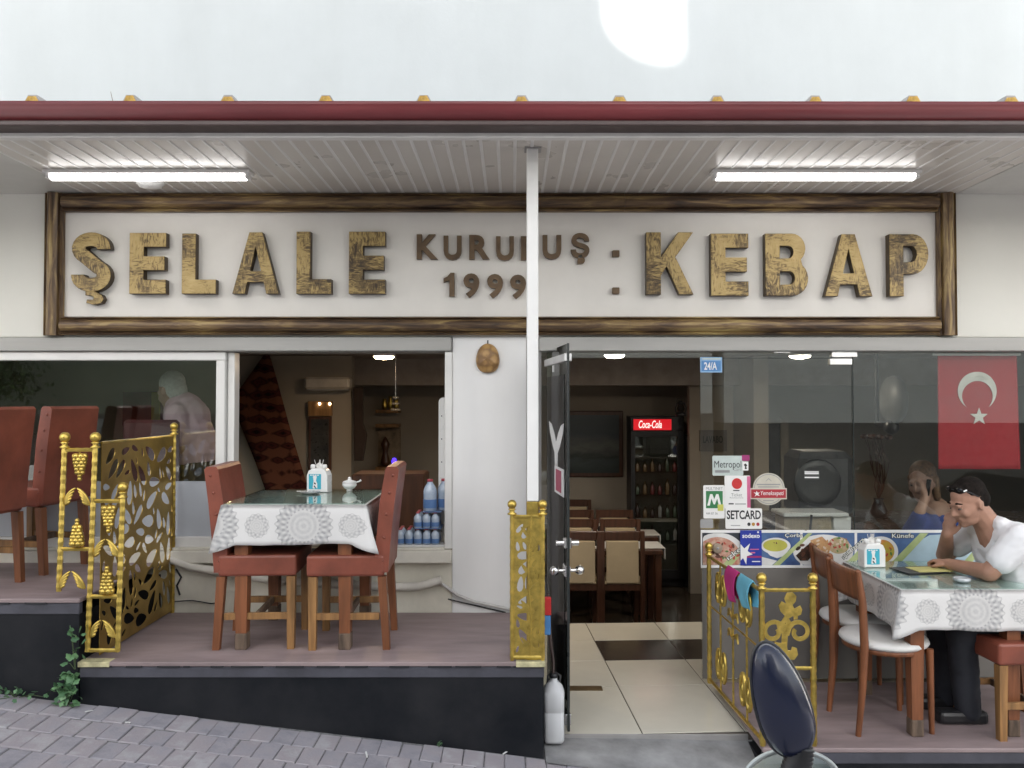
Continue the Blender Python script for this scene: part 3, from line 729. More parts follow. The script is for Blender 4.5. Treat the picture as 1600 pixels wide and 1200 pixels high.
# kilim
km = bpy.data.materials.new('kilim'); n, b = nodes(km)
v = coords(n, (1, 1, 1)); wv = n.nodes.new('ShaderNodeTexWave'); wv.wave_type = 'BANDS'; wv.bands_direction = 'Z'; wv.inputs['Scale'].default_value = 2.4; wv.inputs['Distortion'].default_value = 1.0; n.links.new(v, wv.inputs[0])
ck = n.nodes.new('ShaderNodeTexVoronoi'); ck.distance = 'MANHATTAN'; ck.inputs['Scale'].default_value = 9; n.links.new(v, ck.inputs[0])
n.links.new(ramp(n, mathn(n, 'ADD', mathn(n, 'MULTIPLY', wv.outputs[1], .5), mathn(n, 'MULTIPLY', ck.outputs['Distance'], .6)), [(.2, (.012, .007, .007)), (.45, (.07, .018, .016)), (.6, (.03, .012, .011)), (.8, (.13, .05, .03))]), b.inputs['Base Color']); b.inputs['Roughness'].default_value = 1
b.inputs['Specular IOR Level'].default_value = .1; bump(n, b, ck.outputs['Distance'], .3, .004)
k = MB(); kp = [P(x, y, 3.15) for x, y in ((420, 546), (364, 625), (430, 800), (490, 790))]
u_, v_ = kp[0], kp[3]
q = MB()
q.grid(lambda s_, r: (kp[0].lerp(kp[1], s_)).lerp(kp[3].lerp(kp[2], s_), r) + Vector((0, -.03 + .012 * sin(9 * r + 3 * s_), 0)), 6, 20)
ko = q.build('kilim', km); md = ko.modifiers.new('thick', 'SOLIDIFY'); md.thickness = .012
tag(ko, 'dark red patterned kilim hung slanting on the dining room wall', 'rug')
# niche with spotlights and framed picture
y = 3.18
t = thing('picture_niche', 'lit timber niche with two small spots above a framed portrait', 'niche', (P(501, 0, y).x, y, .8))
a, b = P(483, 650, y), P(520, 627, y); MB().ab((a.x, y - .05, a.z), (b.x, y, b.z), .004).build('spot_box', woodhoney, t)
for px in (499, 515):
    p = P(px, 631, y - .06); MB().ball((p.x, y - .055, p.z), .012).build('spot', emit('spot_glow', (1, .85, .6), 5), t)
a, b = P(483, 735, y), P(519, 651, y); MB().ab((a.x, y - .035, a.z), (b.x, y, b.z), .006).build('frame', wooddark, t)
a2, b2 = P(487, 730, y), P(515, 655, y); MB().ab((a2.x, y - .038, a2.z), (b2.x, y - .0345, b2.z)).build('portrait', mat('dark_portrait', (.055, .05, .045), .3, var=.6, scale=9, col2=(.012, .012, .013)), t)
t = thing('air_conditioner', 'beige wall air conditioner above the framed portrait', 'air conditioner', (P(516, 0, y).x, y, 1.9))
a, b = P(482, 610, y), P(551, 590, y); MB().ab((a.x, y - .17, a.z + .012), (b.x, y, b.z), .02).build('body', mat('ac_body', (.55, .5, .43), .4), t)
MB().ab((a.x + .02, y - .165, a.z), (b.x - .02, y - .02, a.z + .011)).build('louvre', greymetal, t)
a, b = P(482, 610, y), P(489, 590, y)
# dark saddle bag hanging
y = 3.1; hb = MB(); pts = [(551, 605), (567, 605), (567, 660), (573, 680), (567, 720), (553, 720)]
hb.shape([[(P(u, w_, y).x, P(u, w_, y).z) for u, w_ in pts]], y, .05, .01); tag(hb.build('saddle_bag', mat('dark_felt', (.03, .018, .014), .9)), 'dark woven bag hanging on the corner of the dining room wall', 'bag')
# shelf unit with vessels
y = 4.8
t = thing('wall_shelf', 'lit wall shelf with brass pots below the hanging chandelier', 'shelf', (P(608, 0, y).x, y, .9))
for y0, nm in ((640, 'shelf_board'), (662, 'shelf_board'), (728, 'shelf_board')):
    a, b = P(591, y0 + 5, y), P(626, y0, y); MB().ab((a.x, y - .2, a.z), (b.x, y + .03, b.z)).build(nm, woodhoney, t)
a, b = P(591, 725, y), P(626, 668, y); MB().ab((a.x, y, a.z), (b.x, y + .03, b.z)).build('back_panel', mat('shelf_back', (.30, .23, .16), .8, var=.3, scale=10), t)
for px, hh in ((601, .13), (610, .16), (619, .13)):
    p = P(px, 640, y - .1); tag(MB().lathe([(.02, 0), (.03, .02), (.034, hh * .5), (.02, hh * .8), (.026, hh)], (p.x, y - .1, p.z + .001)).build('brass_pot', gold), {601: 'brass pot at the left end of the lit wall shelf', 610: 'tallest brass pot in the middle of the lit wall shelf', 619: 'brass pot at the right end of the lit wall shelf'}[px], 'pot', 'brass pots on the wall shelf')
p = P(602, 728, y - .1); tag(MB().lathe([(.05, 0), (.06, .05), (.03, .16), (.035, .2), (.055, .26), (.02, .33), (0, .35)], (p.x, y - .1, p.z + .001)).build('figurine', wooddark), 'dark carved figurine standing on the lowest wall shelf board', 'figurine')
y = 3.0
p = P(618, 640, y)
t = thing('chandelier', 'small chandelier of glass drops hanging in the dining room', 'chandelier', (p.x, y, p.z))
MB().cyl((p.x, y, p.z + .1), (p.x, y, ZC), .004).build('rod', chrome, t)
dm = mat('crystal', (.6, .57, .5), .1, .4, bmp=0)
for k in range(3):
    q_ = MB()
    for j in range(9): q_.ball((p.x + (.035 - .008 * k) * cos(j * .7), y + (.035 - .008 * k) * sin(j * .7), p.z + .06 * k), .012, 6, 5)
    q_.build('drop_ring', dm, t)
# blue lamp on the counter and pale high chair further in
p = P(616, 726, 1.3); t = thing('blue_lamp', 'small glowing blue lamp behind the right leather chair', 'lamp', (p.x, 1.3, p.z - .05))
MB().lathe([(.03, -.06), (.02, -.02), (.018, .0)], (p.x, 1.3, p.z)).build('base', blackplastic, t)
MB().lathe([(.017, .001), (.02, .03), (.012, .05), (0, .052)], (p.x, 1.3, p.z)).build('bulb', emit('blue_glow', (.05, .02, 1), 1.2), t)
tag(MB().ab((p.x - .3, 1.15, FZ), (p.x + .25, 1.5, p.z - .061), .01).build('side_cabinet', wooddark), 'dark low cabinet under the glowing blue lamp', 'cabinet')
p = P(650, 800, 2.2)
t = thing('high_chair', 'pale wooden child seat standing inside behind the water bottles', 'high chair', (p.x, 2.2, FZ))
hcm = mat('high_chair_wood', (.28, .20, .13), .5)
MB().box((p.x, 2.2, .5), (.34, .32, .03), .01).build('seat', hcm, t); MB().box((p.x, 2.36, .72), (.32, .03, .3), .04).build('backrest', mat('pink_pad', (.30, .2, .17), .7), t); MB().box((p.x, 2.02, .66), (.38, .14, .025), .01).build('tray', hcm, t)
for sx in (-1, 1):
    for sy in (-1, 1): MB().cyl((p.x + sx * .19, 2.2 + sy * .18, FZ), (p.x + sx * .14, 2.2 + sy * .13, .5), .016).build('leg', hcm, t)
# white perforated upright leaning at the window's right edge
a, b = P(685, 850, .19), P(697, 621, .19)
t = thing('white_upright', 'white perforated upright with rounded top at the right of the open window', 'upright', (a.x, .19, a.z))
rr = (b.x - a.x)
MB().shape([[(a.x, a.z), (b.x + .01, a.z), (b.x + .01, b.z)] + [(a.x + .03 + .03 * cos(q_), b.z - .03 + .03 * sin(q_)) for q_ in (pi / 2, 2.0, 2.6, pi)]], .185, .02, .002).build('panel', whiteplastic, t)
for k in range(6): 
    pq = P(690, 650 + 36 * k, .18); MB().cyl((pq.x, .1835, pq.z), (pq.x, .19, pq.z), .004, n=8).build('hole', printblack, t)
# big picture, cooler, lantern
y = 4.84
t = thing('landscape_picture', 'large dark framed seaside landscape on the rear wall left of the drinks cooler', 'picture', (P(930, 0, y).x, y, .9))
a, b = P(872, 745, y), P(973, 642, y); MB().ab((a.x, y - .03, a.z), (b.x, y, b.z), .008).build('frame', wooddark, t)
lm = bpy.data.materials.new('dark_landscape'); n, b_ = nodes(lm); v = coords(n)
sx = n.nodes.new('ShaderNodeSeparateXYZ'); n.links.new(v, sx.inputs[0])
f = mathn(n, 'ADD', mathn(n, 'MULTIPLY', sx.outputs[2], 1.25), mathn(n, 'MULTIPLY', noise(n, coords(n, (1, 1, 2.5)), 5, 5), .35))
n.links.new(ramp(n, f, [(.15, (.02, .03, .028)), (.34, (.05, .065, .06)), (.42, (.025, .03, .025)), (.56, (.12, .125, .11)), (.75, (.045, .055, .06)), (.95, (.04, .05, .05))]), b_.inputs['Base Color']); b_.inputs['Roughness'].default_value = .3
MB().ab((a.x + .05, y - .034, a.z + .05), (b.x - .05, y - .0295, b.z - .05)).build('canvas', lm, t)
y = 4.2
a, b = P(986, 848, y), P(1068, 650, y)
t = thing('drinks_cooler', 'tall dark drinks cooler with a glowing red header by the rear wall', 'fridge', ((a.x + b.x) / 2, y, FZ))
x0, x1, zt2 = a.x, b.x, b.z
hz = P(0, 673, y).z; gz1 = P(0, 682, y).z
MB().ab((x0, y + .02, FZ), (x1, y + .34, zt2), .01).build('cabinet', blackplastic, t)
fm = MB(); fm.ab((x0, y - .03, FZ + .1), (x0 + .045, y + .019, hz - .004)); fm.ab((x1 - .075, y - .03, FZ + .1), (x1, y + .019, hz - .004)); fm.ab((x0 + .046, y - .03, gz1), (x1 - .076, y + .019, hz - .004)); fm.ab((x0 + .046, y - .03, FZ + .1), (x1 - .076, y + .019, FZ + .2)); fm.build('door_frame', blackplastic, t)
MB().ab((x0 + .047, y - .012, FZ + .2), (x1 - .077, y - .006, gz1 - .002)).build('door_pane', glass('cooler_glass', (.6, .62, .6), 4.0), t)
hp, hq = P(990, 672, y - .04), P(1049, 655, y - .04)
MB().ab((x0, y - .028, hz), (x1, y + .019, zt2 - .002), .004).build('header', blackplastic, t)
MB().ab((hp.x, y - .042, hp.z), (hq.x, y - .0285, hq.z)).build('header_panel', emit('cola_red', (.62, .012, .02), .30), t)
tp, tq = P(998, 669, y - .045), P(1034, 657, y - .045)
MB().text('Coca-Cola', (tp.x, tp.z, tq.x, tq.z), y - .047, .004, .012, 0, .25).build('header_lettering', emit('cola_white', (.9, .85, .8), .35), t)
MB().ab((x0 + .046, y + .0135, FZ + .2), (x1 - .076, y + .0195, gz1 - .002)).build('back_panel', mat('cooler_back', (.42, .43, .42), .5), t)
stock = [mat('stock_%d' % q_, c_, .3, bmp=0) for q_, c_ in enumerate(((.03, .015, .012), (.12, .02, .02), (.2, .2, .19), (.05, .07, .045), (.14, .09, .04)))]
rs = random.Random(3)
for k in range(4):
    z = gz1 - .15 - .26 * k
    for q_ in range(6):
        h_ = rs.uniform(.10, .19); xx_ = x0 + .075 + q_ * (x1 - x0 - .18) / 5
        MB().lathe([(.024, 0), (.026, .01), (.026, h_ * .6), (.011, h_ * .85), (.011, h_), (0, h_)], (xx_, y + .003, z - .248 if k else z - .248), n=8).build('bottle', rs.choice(stock), t)
for k in range(4):
    z = gz1 - .15 - .26 * k; MB().ab((x0 + .047, y - .004, z), (x1 - .077, y + .018, z + .012)).build('shelf', greymetal, t)
tag(MB().ab((x1 + .004, y + .02, FZ), (x1 + .10, y + .34, hz - .05), .01).build('side_cupboard', blackplastic), 'narrow dark cupboard side beside the drinks cooler', 'cupboard')
y = 3.87; p = P(1062, 650, y)
t = thing('oil_lantern', 'dark oil lantern hanging on the wall above the cooler', 'lantern', (p.x, y - .06, p.z))
MB().lathe([(.055, 0), (.06, .015), (.05, .04), (.03, .045)], (p.x, y - .06, p.z)).build('tank', blackplastic, t)
MB().lathe([(.028, .046), (.042, .08), (.03, .12), (.028, .125)], (p.x, y - .06, p.z)).build('globe', glass('lantern_glass', (.5, .5, .5)), t)
MB().lathe([(.03, .126), (.035, .14), (.02, .165), (.0, .17)], (p.x, y - .06, p.z)).build('cap', blackplastic, t)
for s_ in (-1, 1): MB().tube([(p.x + s_ * .05, y - .06, p.z + .03), (p.x + s_ * .06, y - .06, p.z + .09), (p.x + s_ * .03, y - .06, p.z + .15)], .006, 6).build('side_tube', blackplastic, t)
MB().tube([(p.x - .05, y - .06, p.z + .1), (p.x - .04, y - .06, p.z + .19), (p.x + .04, y - .06, p.z + .19), (p.x + .05, y - .06, p.z + .1)], .003, 6).build('bail', blackplastic, t)
# washroom notice
y = 3.89; a, b = P(1093, 705, y), P(1135, 672, y)
t = thing('washroom_sign', 'dark notice reading LAVABO on the wall behind the door pane', 'sign', ((a.x + b.x) / 2, y, a.z))
MB().ab((a.x, y - .012, a.z), (b.x, y + .009, b.z)).build('board', mat('notice', (.16, .14, .12), .6), t)
c0, c1 = P(1098, 692, y), P(1129, 681, y); MB().text('LAVABO', (c0.x, c0.z, c1.x, c1.z), y - .015, .003, .02).build('lettering', printblack, t)
# doorway beyond
y = 3.88; a, b = P(1165, 850, y), P(1218, 662, y)
t = thing('inner_doorway', 'dark inner doorway behind the glass door pane', 'doorway', ((a.x + b.x) / 2, y, FZ))
MB().ab((a.x, y - .01, FZ), (b.x, y + .018, b.z)).build('dark_leaf', blackplastic, t)
MB().ab((a.x - .07, y - .03, FZ), (a.x - .002, y + .018, b.z + .07)).build('architrave', wooddark, t); MB().ab((b.x + .002, y - .03, FZ), (b.x + .09, y + .018, b.z + .07)).build('architrave', intwall, t)
gl_, gr_ = P(1171, 700, y), P(1177, 668, y); MB().ab((gl_.x, y - .014, gl_.z), (gr_.x, y - .0102, gr_.z)).build('glass_slit', mat('pale_glass', (.5, .5, .48), .3), t)

# ---- dining chairs and tables inside
def dining_chair():
    t = thing('dining_chair', 'x', 'chair')
    for sx in (-1, 1):
        MB().ab((sx * .18 - .02, -.02, 0), (sx * .18 + .02, .02, .94), .004).build('back_leg', wooddark, t, True)
        MB().ab((sx * .18 - .02, .37, 0), (sx * .18 + .02, .41, .45), .004).build('front_leg', wooddark, t, True)
    MB().box((0, 0, .90), (.32, .035, .08), .006).build('top_rail', wooddark, t, True)
    MB().box((0, -.005, .665), (.29, .035, .38), .008).build('back_pad', beigecloth, t, True)
    MB().box((0, 0, .44), (.32, .03, .055)).build('back_rail', wooddark, t, True)
    MB().box((0, .2, .465), (.40, .40, .05), .015).build('seat', beigecloth, t, True)
    return t
dc = dining_chair()
spots = [(.60, 2.3, 'beige padded dining chair beside the door edge in the front row inside'), (.99, 2.3, 'beige padded dining chair nearest the doorway in the clear middle of the front row'),
         (.64, 3.04, 'beige padded dining chair second row inside beside the door edge'), (1.07, 3.04, 'beige padded dining chair second row inside below the drinks cooler'),
         (.68, 3.72, 'beige padded dining chair third row inside beside the door edge'), (1.10, 3.72, 'beige padded dining chair third row inside left of the drinks cooler'),
         (.74, 4.62, 'dining chair facing the street before the landscape picture'), (.12, 3.04, 'beige padded dining chair second row hidden by the door leaf')]
for i, (x, y, lab) in enumerate(spots):
    rz = pi if 'facing the street' in lab else 0
    o = dc if i == 0 else dup(dc)
    o.location = (x, y, FZ); o.rotation_euler = (0, 0, rz); o['label'] = lab; o['group'] = 'dining chairs inside'
def dining_table(x, y, lab, lab2):
    t = thing('dining_table', lab, 'table', (x, y, FZ), 'dining tables inside')
    MB().box((0, 0, .72), (.94, .5, .04), .004).build('tabletop', wooddark, t, True)
    for sx in (-1, 1):
        for sy in (-1, 1): MB().box((sx * .43, sy * .21, .35), (.055, .055, .70)).build('leg', wooddark, t, True)
    c = tag(MB().box((0, 0, 0), (1.0, .34, .012), .004).build('table_runner', whitecloth), lab2, 'table runner', 'white runners inside'); c.location = (x, y, FZ + .7475)
    c2 = MB().box((.503, 0, -.05), (.008, .34, .10)).build('hanging_end', whitecloth, c, True)
dining_table(.91, 2.68, 'dark table nearest the doorway in the dining room', 'white runner on the dining table nearest the doorway')
dining_table(1.0, 3.40, 'second dark table in the dining room before the drinks cooler', 'white runner on the second dining table before the cooler')
dining_table(.86, 4.18, 'third dark table in the dining room left of the drinks cooler', 'white runner on the third dining table by the cooler')
for i_, (x_, y_, lab_) in enumerate(((.80, 2.62, 'dark napkin stand on the runner of the table nearest the doorway'), (.92, 3.36, 'dark napkin stand on the runner of the second dining table'))):
    t = thing('napkin_stand', lab_, 'napkin stand', (x_, y_, FZ + .754)); MB().box((0, 0, .035), (.07, .05, .07), .012).build('body', blackplastic, t, True); MB().box((0, 0, .08), (.05, .012, .03), .003).build('napkin', whitecloth, t, True)
# ---- behind the shop window
y = 1.0
t = thing('counter', 'dark low counter inside behind the glass shop front', 'counter', (2.6, .8, 0))
MB().ab((1.62, .62, -.001), (5.5, 1.2, .88), .01).build('body', wooddark, t); MB().ab((1.6, .58, .881), (5.55, 1.24, .92), .008).build('worktop', mat('counter_top', (.10, .08, .07), .25), t)
a, b = P(1240, 796, .9), P(1322, 704, .9)
t = thing('black_appliance', 'black rounded appliance with handle slot and round front on the counter', 'appliance', ((a.x + b.x) / 2, .9, .92))
MB().ab((a.x, .75, .921), (b.x, 1.15, b.z), .05).build('body', mat('appliance_black', (.075, .076, .08), .35, var=.1), t)
cx, cz = P(1278, 755, .74).x, P(1278, 755, .74).z
MB().lathe([(.17, 0), (.16, .012), (.12, .014), (.05, .004), (0, .004)], (cx, .7495, cz), axis=Matrix.Rotation(pi / 2, 3, 'X')).build('round_front', mat('appliance_round', (.045, .046, .05), .4), t)
sx0, sx1, sz = P(1255, 712, .74).x, P(1305, 712, .74).x, P(0, 712, .74).z
MB().shape([[(sx0 + .025 * cos(q_), sz + .025 * sin(q_)) for q_ in [pi / 2 + pi * k / 8 for k in range(9)]] + [(sx1 + .025 * cos(q_), sz + .025 * sin(q_)) for q_ in [-pi / 2 + pi * k / 8 for k in range(9)]]], .746, .008).build('handle_slot', printblack, t)
a, b = P(1212, 830, .45), P(1312, 797, .45)
t = thing('till_stand', 'pale wooden stand with white top behind the menu banner', 'stand', ((a.x + b.x) / 2, .45, 0))
MB().ab((a.x, .3, b.z - .025), (b.x, .55, b.z), .006).build('top', whiteplastic, t); MB().ab((a.x + .02, .34, .001), (b.x - .10, .52, b.z - .0255)).build('body', mat('pale_wood', (.42, .35, .25), .6, stretch=(6, 6, 1)), t)
MB().shape([[(b.x - .09, .5), (b.x + .01, .5), (b.x + .03, b.z - .03), (b.x - .09, b.z - .03)]], .33, .2, .01).build('side_bin', whiteplastic, t)
p = P(1278, 760, .30)
tag(MB().tube([P(1262, 800, .5), P(1268, 806, .29), P(1266, 825, .28), P(1268, 850, .28)], .008, 6).build('cable', blackplastic), 'black cable dropping from the counter over the pale stand', 'cable')
p = P(1396, 640, 1.6)
t = thing('wall_fan', 'grey round fan hanging inside behind the glass front', 'fan', (p.x, 1.6, p.z))
fc = P(1396, 625, 1.6)
MB().lathe([(.19, -.03), (.2, 0), (.19, .03), (.12, .06), (0, .07)], fc, n=28, axis=Matrix.Rotation(pi / 2, 3, 'Y')).build('cage', mat('fan_cage', (.10, .10, .095), .5, 0), t)
MB().ball((fc.x - .02, 1.6, fc.z - .22), .06).build('motor', blackplastic, t); MB().cyl((fc.x, 1.62, fc.z - .2), (fc.x, 1.9, fc.z - .2), .02).build('arm', blackplastic, t); MB().cyl((fc.x, 1.9, fc.z - .2), (fc.x, 1.9, ZC), .018).build('hanger', blackplastic, t)
# dry branch in a vase
p = P(1368, 800, .9); t = thing('dry_branch', 'dark dry branch standing in a vase on the counter', 'plant', (p.x, .85, .92))
MB().lathe([(.05, .002), (.06, .05), (.03, .12), (.035, .14)], (p.x, .85, .92)).build('vase', blackplastic, t)
br = MB(); rs = random.Random(5)
for k in range(9):
    q0 = Vector((p.x, .85, 1.05)); pts = [q0]
    for j in range(5): q0 = q0 + Vector((rs.uniform(-.035, .035), rs.uniform(-.03, .03), .09)); pts.append(q0)
    br.tube(pts, [.006, .005, .004, .004, .003, .002], 5)
    br.ball(q0, (.03, .02, .02), 6, 5)
br.build('twigs', wooddark, t)

# ---- flag
fy = .075
fx0, fx1 = P(1466, 640, fy).x, P(1590, 640, fy).x; fz0, fz1 = P(0, 733, fy).z, P(0, 555, fy).z
fl = thing('flag', 'red flag with white crescent and star hanging inside the glass front', 'flag', ((fx0 + fx1) / 2, fy, fz0))
fm_ = mat('flag_red', (.38, .010, .020), .75, var=.06, scale=2, bmp=.08, bscale=200)
def wave(x): return .008 * sin((x - fx0) * 17) + .002 * sin((x - fx0) * 41)
def flagpt(u, v):
    x = fx0 + (fx1 - fx0) * u + .02 * v * (u - .2); z = fz1 + (fz0 - fz1) * v
    return Vector((x, fy + wave(x) * (.35 + .65 * v), z))
o = MB().grid(flagpt, 40, 20).build('cloth', fm_, fl); md = o.modifiers.new('t', 'SOLIDIFY'); md.thickness = .002; md.offset = 0
def onflag(loop, name):
    b_ = MB().shape([loop], 0, .002)
    bmesh.ops.subdivide_edges(b_.b, edges=b_.b.edges, cuts=2)
    for v in b_.b.verts:
        vv = (fz1 - v.co.z) / (fz1 - fz0); v.co.y = fy - .0075 + wave(v.co.x) * (.35 + .65 * vv) + (v.co.y - .001)
    b_.build(name, mat('flag_white', (.72, .72, .68), .75), fl)
c = P(1526, 611, fy); R = P(1556, 611, fy).x - c.x; 
c2 = Vector((c.x, 0, c.z - R * .27)); r2 = R * .79
outer = []; inner = []
for k in range(41):
    a_ = radians(-52 + (284) * k / 40); outer.append((c.x + R * cos(a_), c.z + R * sin(a_)))
for k in range(41):
    a_ = radians(232 - 284 * k / 40); inner.append((c2.x + r2 * cos(a_) , c2.z + r2 * sin(a_)))
onflag(outer + inner[1:-1], 'crescent')
s = P(1528, 651, fy); rs_ = .056
onflag([(s.x + (rs_ if k % 2 == 0 else rs_ * .40) * sin(pi * k / 5), s.z + (rs_ if k % 2 == 0 else rs_ * .40) * cos(pi * k / 5)) for k in range(10)], 'star')
MB().cyl((fx0 - .03, fy, fz1 + .004), (fx1 + .02, fy, fz1 + .004), .008, n=10).build('rod', whitemetal, fl)

# ---- lettering on the glass: stickers
def rrect(x0, z0, x1, z1, r=.008): 
    o_ = []
    for cx_, cz_, a0 in ((x1 - r, z1 - r, 0), (x0 + r, z1 - r, 90), (x0 + r, z0 + r, 180), (x1 - r, z0 + r, 270)): o_ += arc(cx_, cz_, r, r, a0, a0 + 90, 4)
    return o_
S1 = GY - .0055
def B(x0, y0, x1, y1, y=S1):
    a_, b_ = P(x0, y1, y), P(x1, y0, y); return a_.x, a_.z, b_.x, b_.z
def sticker(name, label, box, m, layer=0, r=.008, loop=None):
    x0, z0, x1, z1 = B(*box); y = S1 - .003 * (layer + 1)
    t = thing(name, label, 'sticker', ((x0 + x1) / 2, y, z0))
    MB().shape([loop or rrect(x0, z0, x1, z1, r)], y, .002).build('backing', m, t); return t, y
def onst(t, y, kind, box, m, body=None, k=1, **kw):
    x0, z0, x1, z1 = B(*(box or (0, 0, 1, 1))); yy = y - .0008 * k
    b_ = MB()
    if kind == 'text': b_.text(body, (x0, z0, x1, z1), yy, .0007, **kw)
    elif kind == 'rect': b_.shape([rrect(x0, z0, x1, z1, .002)], yy, .0007)
    elif kind == 'disc': b_.shape([arc((x0 + x1) / 2, (z0 + z1) / 2, (x1 - x0) / 2, (z1 - z0) / 2, 0, 348, 29)], yy, .0007)
    elif kind == 'poly': b_.shape([[(P(u, v, y).x, P(u, v, y).z) for u, v in body]], yy, .0007)
    b_.build('lettering' if kind == 'text' else 'print', m, t)
blue = mat('print_blue', (.08, .25, .55), .5, bmp=0); red = mat('print_red', (.60, .03, .03), .5, bmp=0); green = mat('print_green', (.035, .20, .07), .5, bmp=0)
navy = mat('print_navy', (.015, .035, .33), .5, bmp=0); magenta = mat('print_magenta', (.35, .03, .16), .5, bmp=0); pink = mat('print_pink', (.62, .14, .28), .5, bmp=0); greyp = mat('print_grey', (.30, .31, .31), .5, bmp=0)
mint = mat('print_mint', (.55, .63, .60), .5, bmp=0); cream = mat('print_cream', (.58, .55, .46), .5, bmp=0); yell = mat('print_yellow', (.60, .60, .12), .5, bmp=0); crimson = mat('print_crimson', (.42, .025, .04), .5, bmp=0); amber = mat('print_amber', (.5, .26, .03), .5, bmp=0)
t, y = sticker('number_plate', 'blue house number 24/A stuck at the top corner of the glass', (1094, 558, 1128, 582), mat('plate_blue', (.25, .45, .70), .4, bmp=0), 0, .003)
onst(t, y, 'rect', (1096, 564, 1126, 580), blue); onst(t, y, 'text', (1100, 566, 1120, 578), printwhite, '24/A', 2, offset=.02); onst(t, y, 'rect', (1097, 559.5, 1126, 562), mint)
t, y = sticker('card_sticker', 'pale Metropol Card sticker topmost in the cluster on the glass', (1113, 712, 1161, 743), mint)
onst(t, y, 'text', (1116, 720, 1158, 734), printblack, 'Metropol'); onst(t, y, 'text', (1146, 731, 1158, 735.5), greyp, 'Card'); onst(t, y, 'rect', (1117, 734.5, 1140, 738.5), greyp)
onst(t, y, 'rect', (1159, 711, 1171, 720), magenta); onst(t, y, 'rect', (1160, 721, 1169, 735), printwhite); onst(t, y, 'poly', None, printblack, [(1162, 726), (1165, 724), (1167.5, 727), (1166, 729), (1167, 733), (1163.5, 733), (1164, 729)], 2)
t, y = sticker('card_sticker', 'tall white MULTINET sticker with a white M on green', (1099, 758, 1132, 810), printwhite)
onst(t, y, 'text', (1103, 761, 1129, 765.5), greyp, 'MULTINET'); onst(t, y, 'rect', (1103, 767, 1129, 794), green)
onst(t, y, 'poly', None, printwhite, [(1105, 790), (1109.5, 772), (1113, 772), (1116, 780), (1119, 772), (1122.5, 772), (1127, 790), (1123, 790), (1120.6, 779), (1117, 788), (1115, 788), (1111.4, 779), (1109, 790)], 2)
onst(t, y, 'rect', (1121, 788, 1130, 798), yell, None, 3); onst(t, y, 'text', (1103, 800, 1121, 804), greyp, '444 87 36')
t, y = sticker('card_sticker', 'white Ticket Restaurant sticker with a red ball', (1132, 743, 1172, 795), printwhite, 1)
onst(t, y, 'disc', (1143, 747, 1159, 764), red); onst(t, y, 'text', (1142, 770.5, 1159, 775.5), greyp, 'Ticket'); onst(t, y, 'text', (1140, 776.5, 1161, 778.5), greyp, 'Restaurant'); onst(t, y, 'rect', (1167, 744, 1172, 793), pink); onst(t, y, 'rect', (1145, 765.5, 1155, 767), printblack)
onst(t, y, 'rect', (1138, 786, 1146, 788), printblack); onst(t, y, 'rect', (1148, 786.5, 1165, 788), greyp)
t, y = sticker('card_sticker', 'wide white SETCARD sticker with three coloured dots', (1133, 794, 1190, 826), printwhite, 2)
onst(t, y, 'text', (1135, 797, 1188, 811), printblack, 'SETCARD', offset=.025)
for k, m_ in enumerate((printblack, amber, crimson)): onst(t, y, 'disc', (1167 + 7 * k, 816, 1172 + 7 * k, 821.5), m_)
onst(t, y, 'rect', (1141, 820, 1156, 821), greyp)
t, y = sticker('card_sticker', 'royal blue sodexo sticker with a white star over the banner', (1156, 828, 1189, 883), navy, 3, .002)
onst(t, y, 'text', (1159, 833, 1186, 840), printwhite, 'sodexo', offset=.02); onst(t, y, 'disc', (1182, 829.5, 1185, 832.5), printwhite)
onst(t, y, 'poly', None, printwhite, [(1157, 850), (1163, 857), (1172, 849), (1168, 861), (1176, 866), (1167, 869), (1166, 882), (1161, 872), (1157, 876)])
onst(t, y, 'rect', (1171, 857, 1185, 858.5), pink); onst(t, y, 'rect', (1172, 862, 1179, 864), pink); onst(t, y, 'rect', (1166, 868, 1189, 871), magenta); onst(t, y, 'rect', (1174, 876, 1187, 877.5), printwhite)
cxy = P(1201, 764, S1); Rr = P(1226, 764, S1).x - cxy.x
t, y = sticker('round_sticker', 'round cream sticker crossed by a red Yemeksepeti band', (1176, 740, 1227, 790), cream, 0, .01, arc(cxy.x, cxy.z, Rr, Rr, 0, 352, 44))
ring = MB().shape([arc(cxy.x, cxy.z, Rr * .93, Rr * .93, 0, 352, 44), arc(cxy.x, cxy.z, Rr * .89, Rr * .89, 0, 352, 44)], y - .0008, .0007); ring.build('print', greyp, t)
onst(t, y, 'rect', (1172, 762.5, 1229, 780), cream, None, 1.2); onst(t, y, 'rect', (1173.5, 764.5, 1227.5, 778), crimson, None, 2); onst(t, y, 'text', (1188, 767, 1224, 775.5), printwhite, 'Yemeksepeti', 3, shear=.15); onst(t, y, 'poly', None, printwhite, [(1177, 769), (1181, 770), (1182, 767), (1184, 770), (1187, 769), (1184.5, 772), (1187, 775), (1182, 773.5), (1179, 776), (1181, 772)], 3)
onst(t, y, 'rect', (1182, 756, 1219, 758), greyp); onst(t, y, 'rect', (1184, 760, 1217, 761.5), greyp); onst(t, y, 'rect', (1192, 781.5, 1209, 783), greyp); onst(t, y, 'poly', None, greyp, [(1196, 752), (1201, 747), (1206, 752), (1205, 752), (1201, 748.5), (1197, 752)])
t, y = sticker('grey_sticker', 'blank grey half round sticker under the MULTINET sticker', (1094, 811, 1114, 825), mat('blank_grey', (.36, .36, .355), .5, bmp=0), 0, .008)
t, y = sticker('small_label', 'small label with two white lines on the glass before the black appliance', (1256, 735, 1280, 749), mat('dark_label', (.05, .05, .05), .4, bmp=0), 0, .001)
for yy in (736.5, 739.0, 745.0): onst(t, y, 'rect', (1257, yy, 1279, yy + 1.8), printwhite)

